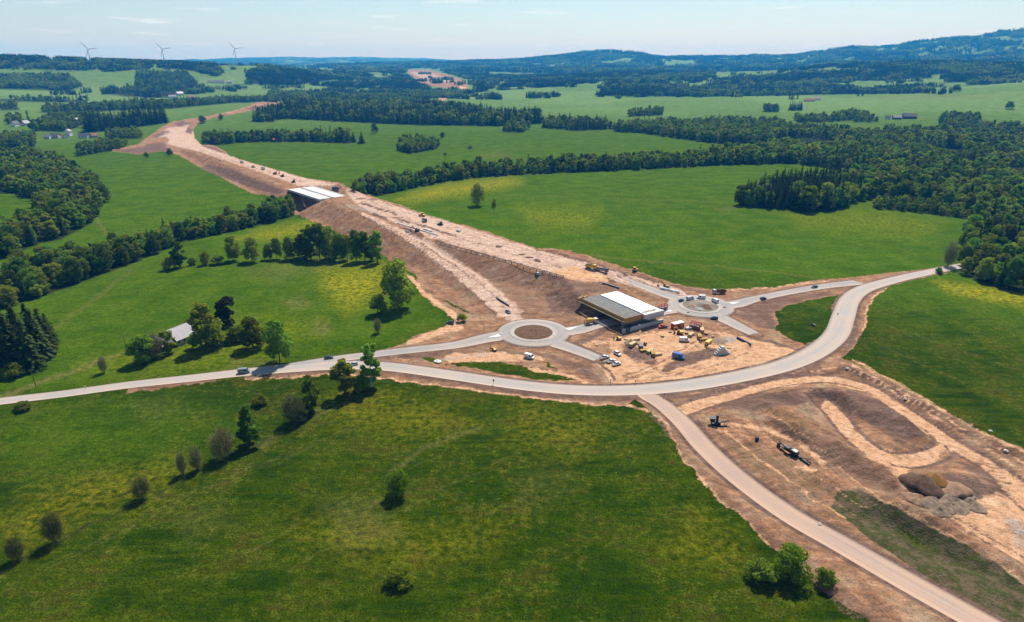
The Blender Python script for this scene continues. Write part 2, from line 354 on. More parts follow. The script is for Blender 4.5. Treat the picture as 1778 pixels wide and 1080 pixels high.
def leaf_mat(name, dark, light, trans=0.3, hue=0.03, vr=(0.55, 1.7)):
    if name in MATS: return MATS[name]
    m, n, l = nodes_of(name)
    o = n.new('ShaderNodeOutputMaterial'); oi = n.new('ShaderNodeObjectInfo'); geo = n.new('ShaderNodeNewGeometry')
    no = n.new('ShaderNodeTexNoise'); no.inputs['Scale'].default_value = 0.35; no.inputs['Detail'].default_value = 3
    tc = n.new('ShaderNodeTexCoord'); l.new(tc.outputs['Object'], no.inputs['Vector'])
    a = n.new('ShaderNodeMath'); a.operation = 'MULTIPLY_ADD'; a.inputs[1].default_value = 0.45; l.new(geo.outputs['Random Per Island'], a.inputs[0]); 
    b = n.new('ShaderNodeMath'); b.operation = 'MULTIPLY'; b.inputs[1].default_value = 0.55; l.new(no.outputs[0], b.inputs[0]); l.new(b.outputs[0], a.inputs[2])
    mx = n.new('ShaderNodeMix'); mx.data_type = 'RGBA'; mx.inputs['A'].default_value = (*dark, 1); mx.inputs['B'].default_value = (*light, 1); l.new(a.outputs[0], mx.inputs['Factor'])
    hs = n.new('ShaderNodeHueSaturation'); l.new(mx.outputs['Result'], hs.inputs['Color'])
    h = n.new('ShaderNodeMapRange'); h.inputs[3].default_value = 0.5 - hue; h.inputs[4].default_value = 0.5 + hue * 0.6; l.new(oi.outputs['Random'], h.inputs[0]); l.new(h.outputs[0], hs.inputs['Hue'])
    wn_ = n.new('ShaderNodeTexWhiteNoise'); wn_.noise_dimensions = '1D'; l.new(oi.outputs['Random'], wn_.inputs['W'])
    v = n.new('ShaderNodeMapRange'); v.inputs[3].default_value = vr[0]; v.inputs[4].default_value = vr[1]; l.new(wn_.outputs[0], v.inputs[0]); l.new(v.outputs[0], hs.inputs['Value'])
    d = n.new('ShaderNodeBsdfDiffuse'); t = n.new('ShaderNodeBsdfTranslucent'); ms = n.new('ShaderNodeMixShader'); ms.inputs[0].default_value = trans
    l.new(hs.outputs[0], d.inputs[0]); l.new(hs.outputs[0], t.inputs[0]); l.new(d.outputs[0], ms.inputs[1]); l.new(t.outputs[0], ms.inputs[2]); l.new(ms.outputs[0], o.inputs[0])
    MATS[name] = m; return m

def acc_noise(n, l, vec, scale, detail=4, rough=0.55):
    no = n.new('ShaderNodeTexNoise'); no.inputs['Scale'].default_value = scale; no.inputs['Detail'].default_value = detail; no.inputs['Roughness'].default_value = rough
    l.new(vec, no.inputs['Vector']); return no.outputs[0]
def ramp(n, l, src, stops):
    r = n.new('ShaderNodeValToRGB'); e = r.color_ramp.elements
    e[0].position = stops[0][0]; e[0].color = (*stops[0][1], 1); e[1].position = stops[-1][0]; e[1].color = (*stops[-1][1], 1)
    for p, c in stops[1:-1]:
        q = e.new(p); q.color = (*c, 1)
    l.new(src, r.inputs[0]); return r.outputs[0]
def mixc(n, l, fac, a, b, mode='MIX'):
    m = n.new('ShaderNodeMix'); m.data_type = 'RGBA'; m.blend_type = mode
    if isinstance(fac, float): m.inputs['Factor'].default_value = fac
    else: l.new(fac, m.inputs['Factor'])
    for k, s in (('A', a), ('B', b)):
        if isinstance(s, tuple): m.inputs[k].default_value = (*s, 1)
        else: l.new(s, m.inputs[k])
    return m.outputs['Result']
def mth(n, l, op, a, b):
    m = n.new('ShaderNodeMath'); m.operation = op
    for i, s in enumerate((a, b)):
        if isinstance(s, (int, float)): m.inputs[i].default_value = s
        else: l.new(s, m.inputs[i])
    return m.outputs[0]

def ground_mat():
    m, n, l = nodes_of('ground_cover')
    o = n.new('ShaderNodeOutputMaterial'); b = n.new('ShaderNodeBsdfPrincipled'); l.new(b.outputs[0], o.inputs[0])
    b.inputs['Roughness'].default_value = 1.0; b.inputs['Specular IOR Level'].default_value = 0.0
    P = n.new('ShaderNodeNewGeometry').outputs['Position']
    n_big = acc_noise(n, l, P, 0.011, 4); n_mid = acc_noise(n, l, P, 0.06, 5, 0.6); n_sm = acc_noise(n, l, P, 0.42, 6, 0.65); n_fine = acc_noise(n, l, P, 1.9, 5, 0.7)
    mp = n.new('ShaderNodeMapping'); mp.vector_type = 'POINT'; mp.inputs['Rotation'].default_value = (0, 0, -A_MW); mp.inputs['Scale'].default_value = (0.05, 0.62, 0.3); l.new(P, mp.inputs[0])
    wob = n.new('ShaderNodeTexNoise'); wob.inputs['Scale'].default_value = 0.035; wob.inputs['Detail'].default_value = 3; l.new(P, wob.inputs['Vector'])
    wv = n.new('ShaderNodeVectorMath'); wv.operation = 'MULTIPLY_ADD'; wv.inputs[1].default_value = (26, 26, 0); l.new(wob.outputs['Color'], wv.inputs[0]); l.new(P, wv.inputs[2]); l.new(wv.outputs[0], mp.inputs[0])
    n_st0 = acc_noise(n, l, mp.outputs[0], 1.0, 4, 0.55)
    n_iso = acc_noise(n, l, P, 0.16, 6, 0.65)
    n_mx = mth(n, l, 'ADD', mth(n, l, 'MULTIPLY', n_st0, 0.5), mth(n, l, 'MULTIPLY', n_iso, 0.5)); n_str = mth(n, l, 'ADD', mth(n, l, 'MULTIPLY', n_mx, 1.5), -0.25)
    mp2 = n.new('ShaderNodeMapping'); mp2.inputs['Rotation'].default_value = (0, 0, 0.6); mp2.inputs['Scale'].default_value = (0.03, 0.22, 0.2); l.new(P, mp2.inputs[0])
    n_mow = acc_noise(n, l, mp2.outputs[0], 1.0, 5, 0.62)
    at = []
    for k in ('cover_a', 'cover_b', 'cover_c', 'cover_d'):
        a_ = n.new('ShaderNodeAttribute'); a_.attribute_name = k; s = n.new('ShaderNodeSeparateColor'); l.new(a_.outputs['Color'], s.inputs[0]); at += [s.outputs[0], s.outputs[1], s.outputs[2]]
    edge_n = mth(n, l, 'ADD', mth(n, l, 'MULTIPLY', n_sm, 1.0), mth(n, l, 'MULTIPLY', n_fine, 0.7))
    def crisp(w_, k=3.2):
        q = mth(n, l, 'MULTIPLY', mth(n, l, 'ADD', w_, mth(n, l, 'ADD', edge_n, -1.35)), k); m_ = n.new('ShaderNodeMath'); m_.operation = 'ADD'; m_.use_clamp = True; l.new(q, m_.inputs[0]); m_.inputs[1].default_value = 0.5; return m_.outputs[0]
    mid, dark, pale, grey, olive, floor_, yel, dry, lush, rose, pasture = at[:11]; rose = crisp(rose, 1.7)
    mid, dark, pale, grey, olive = crisp(mid), crisp(dark, 2.4), crisp(pale, 2.4), crisp(grey), crisp(olive)
    # meadow
    g = ramp(n, l, n_mid, [(0.39, (0.015, 0.033, 0.0005)), (0.5, (0.031, 0.055, 0.0008)), (0.61, (0.050, 0.077, 0.002))])
    g = mixc(n, l, ramp(n, l, n_mow, [(0.44, (0, 0, 0)), (0.60, (0.85, 0.85, 0.85))]), g, (0.052, 0.072, 0.002))
    g = mixc(n, l, ramp(n, l, n_big, [(0.44, (0, 0, 0)), (0.60, (0.65, 0.65, 0.65))]), g, (0.015, 0.036, 0.0005))
    tuft = mth(n, l, 'MULTIPLY', n_sm, n_mid)
    g = mixc(n, l, ramp(n, l, tuft, [(0.265, (0, 0, 0)), (0.345, (0.8, 0.8, 0.8))]), g, (0.078, 0.086, 0.008))
    g = mixc(n, l, ramp(n, l, n_fine, [(0.38, (0.75, 0.75, 0.75)), (0.58, (0, 0, 0))]), g, (0.012, 0.026, 0.001))
    bro = acc_noise(n, l, mp2.outputs[0], 2.6, 5, 0.65)
    g = mixc(n, l, ramp(n, l, mth(n, l, 'MULTIPLY', bro, n_mid), [(0.275, (0, 0, 0)), (0.35, (0.8, 0.8, 0.8))]), g, (0.040, 0.040, 0.004))
    g = mixc(n, l, mth(n, l, 'MULTIPLY', lush, 0.75), g, ramp(n, l, n_mid, [(0.3, (0.044, 0.098, 0.002)), (0.7, (0.076, 0.138, 0.006))]))
    g = mixc(n, l, pasture, g, ramp(n, l, n_mid, [(0.4, (0.095, 0.160, 0.035)), (0.6, (0.130, 0.195, 0.055))]))
    dsp = ramp(n, l, n_sm, [(0.25, (0.25, 0.25, 0.25)), (0.6, (1, 1, 1))])
    g = mixc(n, l, mth(n, l, 'MULTIPLY', dry, dsp), g, (0.125, 0.110, 0.035))
    ysp = ramp(n, l, n_sm, [(0.36, (0, 0, 0)), (0.60, (1, 1, 1))])
    g = mixc(n, l, mth(n, l, 'MULTIPLY', yel, ysp), g, (0.26, 0.215, 0.010))
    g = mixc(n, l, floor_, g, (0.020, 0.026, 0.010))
    # soils
    s_mid = ramp(n, l, n_str, [(0.28, (0.130, 0.066, 0.036)), (0.5, (0.262, 0.132, 0.068)), (0.72, (0.39, 0.225, 0.132))])
    s_mid = mixc(n, l, ramp(n, l, n_sm, [(0.35, (0.55, 0.55, 0.55)), (0.6, (0, 0, 0))]), s_mid, (0.17, 0.110, 0.078))
    s_mid = mixc(n, l, ramp(n, l, n_mid, [(0.5, (0, 0, 0)), (0.72, (0.5, 0.5, 0.5))]), s_mid, (0.30, 0.25, 0.165))
    s_dark = ramp(n, l, n_str, [(0.3, (0.088, 0.051, 0.036)), (0.6, (0.180, 0.108, 0.078)), (0.75, (0.26, 0.168, 0.125))])
    s_dark = mixc(n, l, ramp(n, l, n_sm, [(0.36, (0.6, 0.6, 0.6)), (0.6, (0, 0, 0))]), s_dark, (0.11, 0.072, 0.055))
    s_pale = ramp(n, l, n_str, [(0.28, (0.40, 0.220, 0.118)), (0.55, (0.48, 0.280, 0.158)), (0.75, (0.55, 0.355, 0.220))])
    s_pale = mixc(n, l, ramp(n, l, n_sm, [(0.35, (0.3, 0.3, 0.3)), (0.55, (0, 0, 0))]), s_pale, (0.34, 0.20, 0.12))
    s_rose = ramp(n, l, n_str, [(0.25, (0.32, 0.205, 0.142)), (0.5, (0.43, 0.295, 0.218)), (0.75, (0.52, 0.380, 0.295))])
    s_rose = mixc(n, l, ramp(n, l, n_sm, [(0.34, (0.3, 0.3, 0.3)), (0.45, (0, 0, 0))]), s_rose, (0.27, 0.175, 0.125))
    s_grey = ramp(n, l, n_fine, [(0.3, (0.17, 0.165, 0.15)), (0.7, (0.33, 0.32, 0.29))])
    s_olive = mixc(n, l, ramp(n, l, n_sm, [(0.40, (0, 0, 0)), (0.56, (1, 1, 1))]), (0.130, 0.098, 0.056), (0.052, 0.054, 0.018))
    col = g
    for w_, c_ in ((mid, s_mid), (dark, s_dark), (rose, s_rose), (pale, s_pale), (grey, s_grey), (olive, s_olive)): col = mixc(n, l, w_, col, c_)
    gr = ramp(n, l, n_fine, [(0.34, (0.66, 0.66, 0.66)), (0.5, (1.0, 1.0, 1.0)), (0.66, (1.22, 1.22, 1.22))])
    gr2 = ramp(n, l, n_sm, [(0.28, (0.66, 0.66, 0.66)), (0.5, (1.0, 1.0, 1.0)), (0.72, (1.2, 1.2, 1.2))])
    col = mixc(n, l, 1.0, mixc(n, l, 1.0, col, gr, 'MULTIPLY'), gr2, 'MULTIPLY')
    l.new(col, b.inputs['Base Color'])
    bp = n.new('ShaderNodeBump'); bp.inputs['Strength'].default_value = 1.0; bp.inputs['Distance'].default_value = 0.75
    l.new(mth(n, l, 'ADD', n_sm, mth(n, l, 'MULTIPLY', n_fine, 0.45)), bp.inputs['Height']); l.new(bp.outputs[0], b.inputs['Normal'])
    return m

def road_mat(name, a, b_, dusty, dust=(0.46, 0.36, 0.29)):
    m, n, l = nodes_of(name)
    o = n.new('ShaderNodeOutputMaterial'); b = n.new('ShaderNodeBsdfPrincipled'); l.new(b.outputs[0], o.inputs[0]); b.inputs['Roughness'].default_value = 0.85; b.inputs['Specular IOR Level'].default_value = 0.25
    P = n.new('ShaderNodeNewGeometry').outputs['Position']; uv = n.new('ShaderNodeUVMap').outputs[0]
    mp = n.new('ShaderNodeMapping'); mp.inputs['Scale'].default_value = (0.012, 1.6, 1); l.new(uv, mp.inputs[0])
    tr = acc_noise(n, l, mp.outputs[0], 1.0, 5, 0.6); ag = acc_noise(n, l, P, 3.0, 4); big = acc_noise(n, l, P, 0.05, 5, 0.6)
    c = ramp(n, l, tr, [(0.3, a), (0.7, b_)]); c = mixc(n, l, 0.18, c, ramp(n, l, ag, [(0.3, (0.1, 0.1, 0.1)), (0.7, (0.5, 0.5, 0.5))]), 'OVERLAY')
    sx = n.new('ShaderNodeSeparateXYZ'); l.new(uv, sx.inputs[0])
    edge = mth(n, l, 'ABSOLUTE', sx.outputs[1], 0.0)
    d = mth(n, l, 'ADD', mth(n, l, 'MULTIPLY', edge, 0.10), big)
    c = mixc(n, l, ramp(n, l, d, [(0.62 - dusty * 0.35, (0, 0, 0)), (0.98 - dusty * 0.35, (0.85, 0.85, 0.85))]), c, dust)
    l.new(c, b.inputs['Base Color']); return m

# ------------------------------------------------------------------ mesh helpers
def mesh_np(name, verts, quads, mat=None, smooth_=False, uv=None):
    me = bpy.data.meshes.new(name); verts = np.ascontiguousarray(verts, np.float32); quads = np.ascontiguousarray(quads, np.int32); k = quads.shape[1]
    me.vertices.add(len(verts)); me.vertices.foreach_set('co', verts.ravel())
    me.loops.add(quads.size); me.loops.foreach_set('vertex_index', quads.ravel())
    me.polygons.add(len(quads)); me.polygons.foreach_set('loop_start', np.arange(0, quads.size, k, dtype=np.int32))
    if smooth_: me.polygons.foreach_set('use_smooth', np.ones(len(quads), bool))
    if uv is not None:
        ul = me.uv_layers.new(name='UVMap'); ul.data.foreach_set('uv', np.ascontiguousarray(np.asarray(uv, np.float32)[quads.ravel()]).ravel())
    if mat: me.materials.append(mat)
    me.update(calc_edges=True); return me
def link(name, data, parent=None, loc=None, rot=None):
    o = bpy.data.objects.new(name, data); COL.objects.link(o)
    if parent is not None: o.parent = parent
    if loc is not None: o.location = loc
    if rot is not None: o.rotation_euler = rot
    return o
def tag(o, label=None, cat=None, group=None, kind=None):
    for k, v in (('label', label), ('category', cat), ('group', group), ('kind', kind)):
        if v: o[k] = v
    return o
def thing(name, label, cat, loc, rz=0.0, group=None, scale=1.0):
    o = link(name, None, None, loc, (0, 0, rz)); o.empty_display_size = 0.5; o.scale = (scale,) * 3
    return tag(o, label, cat, group)
class MB:
    def __init__(s): s.v = []; s.f = []
    def add(s, vs, fs):
        k = len(s.v); s.v += [tuple(v) for v in vs]; s.f += [tuple(i + k for i in f) for f in fs]; return s
    def frustum(s, b, z0, t, z1):       # b, t = (x0, x1, y0, y1)
        q = lambda r, z: [(r[0], r[2], z), (r[1], r[2], z), (r[1], r[3], z), (r[0], r[3], z)]
        return s.add(q(b, z0) + q(t, z1), [(3, 2, 1, 0), (4, 5, 6, 7), (0, 1, 5, 4), (1, 2, 6, 5), (2, 3, 7, 6), (3, 0, 4, 7)])
    def box(s, x0, x1, y0, y1, z0, z1): return s.frustum((x0, x1, y0, y1), z0, (x0, x1, y0, y1), z1)
    def prism(s, prof, y0, y1, ins=0.0):      # prof in (x, z)
        n = len(prof); vs = [(x, y0, z) for x, z in prof] + [(x, y1, z) for x, z in prof]
        return s.add(vs, [tuple(range(n - 1, -1, -1))[::-1], tuple(range(2 * n - 1, n - 1, -1))] + [((i + 1) % n, i, n + i, n + (i + 1) % n) for i in range(n)])
    def tube(s, p, q, r0, r1=None, n=8, cap=True):
        r1 = r0 if r1 is None else r1; p = Vector(p); q = Vector(q); d = (q - p).normalized()
        a = d.orthogonal().normalized(); b = d.cross(a); vs = []
        for c, r in ((p, r0), (q, r1)):
            for i in range(n):
                t = 2 * math.pi * i / n; vs.append(c + a * (r * math.cos(t)) + b * (r * math.sin(t)))
        fs = [(i, (i + 1) % n, n + (i + 1) % n, n + i) for i in range(n)]
        if cap: fs += [tuple(range(n - 1, -1, -1)), tuple(range(n, 2 * n))]
        return s.add(vs, fs)
    def bar(s, p, q, w, h):             # square bar from p to q
        p = Vector(p); q = Vector(q); d = (q - p).normalized(); up = Vector((0, 0, 1)) if abs(d.z) < 0.95 else Vector((1, 0, 0))
        a = d.cross(up).normalized() * (w / 2); b = a.cross(d).normalized() * (h / 2)
        vs = [c + x for c in (p, q) for x in (-a - b, a - b, a + b, -a + b)]
        return s.add(vs, [(3, 2, 1, 0), (4, 5, 6, 7), (0, 1, 5, 4), (1, 2, 6, 5), (2, 3, 7, 6), (3, 0, 4, 7)])
    def lathe(s, prof, n=12, ax='z'):   # prof (r, h)
        vs = []; fs = []
        for r, h in prof:
            for i in range(n):
                t = 2 * math.pi * i / n; c, d = r * math.cos(t), r * math.sin(t); vs.append((c, d, h) if ax == 'z' else (h, c, d))
        for j in range(len(prof) - 1):
            for i in range(n): fs.append((j * n + i, j * n + (i + 1) % n, (j + 1) * n + (i + 1) % n, (j + 1) * n + i))
        fs += [tuple(range(n - 1, -1, -1)), tuple(range((len(prof) - 1) * n, len(prof) * n))]
        return s.add(vs, fs)
    def mesh(s, name, mat, sm=False):
        me = bpy.data.meshes.new(name); me.from_pydata(s.v, [], s.f); me.materials.append(mat)
        if sm:
            for p in me.polygons: p.use_smooth = True
        return me
    def build(s, name, mat, parent=None, sm=False, loc=None): return link(name, s.mesh(name, mat, sm), parent, loc)

# ------------------------------------------------------------------ what covers the land (outlines as seen, laid on the land)
FOREST = [  # outline of the tree bases, share of conifers, tree height, spacing
 ([(-120, 575), (0, 536), (61, 519), (145, 489), (210, 465), (257, 445), (325, 418), (372, 408), (440, 394), (510, 376), (506, 360), (473, 364), (372, 392), (300, 405), (250, 424), (142, 449), (95, 458), (0, 481), (-120, 510)], 0.04, 13, 7.0),
 ([(-150, 290), (0, 275), (70, 272), (120, 292), (165, 317), (181, 350), (160, 387), (105, 416), (62, 424), (20, 445), (-150, 480), (-150, 400), (20, 400), (58, 388), (75, 375), (60, 345), (-10, 330), (-150, 335)], 0.05, 14, 7.5),
 ([(606, 330), (627, 336), (658, 340), (725, 325), (779, 315), (840, 307), (928, 302), (1030, 298), (1190, 290), (1273, 285), (1381, 283), (1381, 264), (1190, 276), (972, 288), (827, 295), (742, 309), (647, 321)], 0.06, 13, 7.0),
 ([(1190, 287), (1270, 266), (1380, 258), (1440, 254), (1430, 243), (1500, 243), (1600, 250), (1778, 247), (1950, 250), (1950, 560), (1778, 508), (1740, 503), (1690, 484), (1664, 470), (1668, 440), (1690, 405), (1690, 380), (1600, 356), (1525, 348), (1530, 332), (1500, 302), (1381, 284)], 0.22, 15, 8.5),
 ([(1282, 357), (1330, 361), (1400, 369), (1452, 364), (1470, 350), (1500, 338), (1470, 322), (1420, 318), (1340, 330), (1295, 345)], 0.93, 17, 6.0),
 ([(1450, 362), (1475, 352), (1530, 342), (1532, 325), (1490, 305), (1440, 320)], 0.1, 14, 7.0),
 ([(1515, 362), (1600, 370), (1684, 382), (1690, 370), (1600, 352), (1520, 346)], 0.0, 7, 5.5),
 ([(1055, 222), (1120, 218), (1250, 212), (1340, 214), (1375, 224), (1470, 232), (1490, 246), (1430, 246), (1340, 249), (1240, 249), (1180, 241), (1110, 231), (1070, 229)], 0.12, 14, 9),
 ([(1470, 236), (1600, 228), (1700, 222), (1778, 222), (1950, 220), (1950, 250), (1600, 252), (1500, 250)], 0.1, 14, 10),
 ([(440, 212), (500, 206), (590, 211), (725, 217), (806, 218), (880, 219), (945, 214), (930, 205), (830, 198), (800, 190), (700, 182), (600, 178), (510, 182), (490, 190), (450, 200)], 0.62, 19, 9),
 ([(690, 262), (712, 267), (757, 259), (764, 250), (730, 247), (697, 250)], 0.0, 12, 7),
 ([(355, 250), (380, 252), (420, 247), (470, 246), (535, 246), (608, 248), (604, 239), (530, 239), (400, 241), (355, 243)], 0.25, 14, 7.5),
 ([(943, 222), (1000, 227), (1053, 225), (1052, 216), (950, 214)], 0.35, 15, 8),
 ([(873, 229), (905, 230), (920, 224), (880, 222)], 0.1, 13, 8),
 ([(148, 230), (200, 226), (291, 213), (287, 207), (200, 215), (150, 220)], 0.97, 23, 8),
 ([(137, 272), (215, 258), (220, 250), (140, 258)], 0.02, 12, 8),
 ([(185, 243), (246, 240), (242, 232), (190, 234)], 0.05, 13, 9),
 ([(-100, 262), (60, 256), (62, 238), (-100, 240)], 0.05, 13, 9),
 ([(55, 228), (110, 228), (150, 216), (170, 205), (150, 198), (90, 205), (60, 216)], 0.1, 13, 10),
 ([(75, 196), (150, 194), (240, 190), (300, 188), (400, 179), (490, 176), (490, 170), (400, 172), (290, 180), (200, 184), (75, 190)], 0.3, 14, 11),
 ([(12, 216), (40, 214), (36, 206), (14, 207)], 0.1, 13, 10),
 ([(0, 192), (35, 191), (30, 185), (0, 185)], 0.1, 13, 11),
 ([(0, 176), (150, 178), (150, 174), (0, 172)], 0.3, 13, 12),
 ([(450, 212), (475, 211), (473, 204), (452, 205)], 0.1, 14, 9),
 ([(1380, 208), (1440, 205), (1480, 198), (1510, 200), (1510, 206), (1440, 212), (1385, 213)], 0.05, 13, 10),
 ([(1480, 212), (1525, 212), (1520, 207), (1485, 207)], 0.05, 12, 10),
 ([(1630, 214), (1665, 221), (1700, 214), (1690, 204), (1640, 203)], 0.05, 14, 10),
 ([(1090, 203), (1150, 200), (1150, 194), (1095, 196)], 0.15, 14, 11),
 ([(1325, 194), (1352, 195), (1352, 191), (1327, 190)], 0.1, 14, 10),
 ([(1368, 192), (1393, 192), (1393, 189), (1368, 189)], 0.9, 14, 9),
 # far side, hills and ridges
 ([(-200, 120), (0, 113), (80, 122), (165, 122), (170, 112), (90, 108), (60, 96), (0, 96), (-200, 92)], 0.75, 17, 15),
 ([(98, 107), (146, 108), (145, 100), (100, 99)], 0.6, 17, 15),
 ([(165, 110), (168, 101), (255, 104), (272, 109), (262, 117), (200, 124), (190, 118)], 0.7, 17, 15),
 ([(170, 121), (190, 122), (190, 116), (172, 114)], 0.6, 15, 14),
 ([(275, 118), (276, 106), (372, 111), (386, 125), (375, 133), (330, 122)], 0.7, 18, 15),
 ([(-200, 160), (0, 155), (120, 158), (136, 150), (120, 134), (0, 130), (-200, 130)], 0.3, 15, 15),
 ([(232, 150), (238, 125), (322, 126), (345, 142), (330, 162), (290, 170), (220, 168), (185, 162)], 0.4, 15, 15),
 ([(178, 163), (200, 165), (198, 152), (186, 152)], 0.5, 16, 14),
 ([(332, 164), (370, 160), (362, 152), (340, 154)], 0.3, 15, 14),
 ([(430, 146), (430, 123), (500, 121), (548, 132), (596, 129), (602, 135), (512, 148)], 0.7, 17, 15)]
FIELDS_FAR = [
 [(430, 112), (560, 118), (600, 121), (575, 127), (500, 121), (430, 122)], [(510, 137), (585, 138), (575, 146), (515, 149)], [(340, 160), (360, 148), (480, 147), (575, 152), (560, 161), (420, 166)],
 [(615, 155), (650, 155), (654, 163), (620, 166)], [(628, 125), (680, 128), (690, 134), (650, 134)], [(698, 119), (748, 118), (806, 136), (822, 154), (765, 158), (722, 148)], [(775, 137), (845, 140), (825, 151), (790, 148)],
 [(825, 124), (930, 127), (925, 134), (850, 132)], [(760, 119), (800, 121), (795, 126), (762, 124)], [(790, 166), (850, 158), (990, 149), (1046, 150), (1048, 163), (980, 179), (870, 183), (800, 174)],
 [(940, 203), (985, 181), (1110, 181), (1230, 168), (1440, 164), (1612, 162), (1615, 204), (1560, 199), (1440, 200), (1380, 207), (1300, 205), (1180, 208), (1060, 204)],
 [(1238, 125), (1350, 122), (1490, 117), (1490, 123), (1360, 129), (1240, 135)], [(1614, 152), (1778, 143), (1950, 138), (1950, 210), (1690, 204), (1614, 206)], [(1380, 213), (1440, 212), (1560, 206), (1640, 220), (1500, 226)],
 [(980, 150), (1045, 140), (1060, 152), (1000, 158)], [(650, 118), (700, 120), (700, 123), (650, 122)], [(1040, 106), (1095, 104), (1100, 110), (1050, 112)], [(1150, 108), (1205, 103), (1214, 114), (1150, 118)], [(870, 136), (905, 137), (900, 142), (872, 141)]]
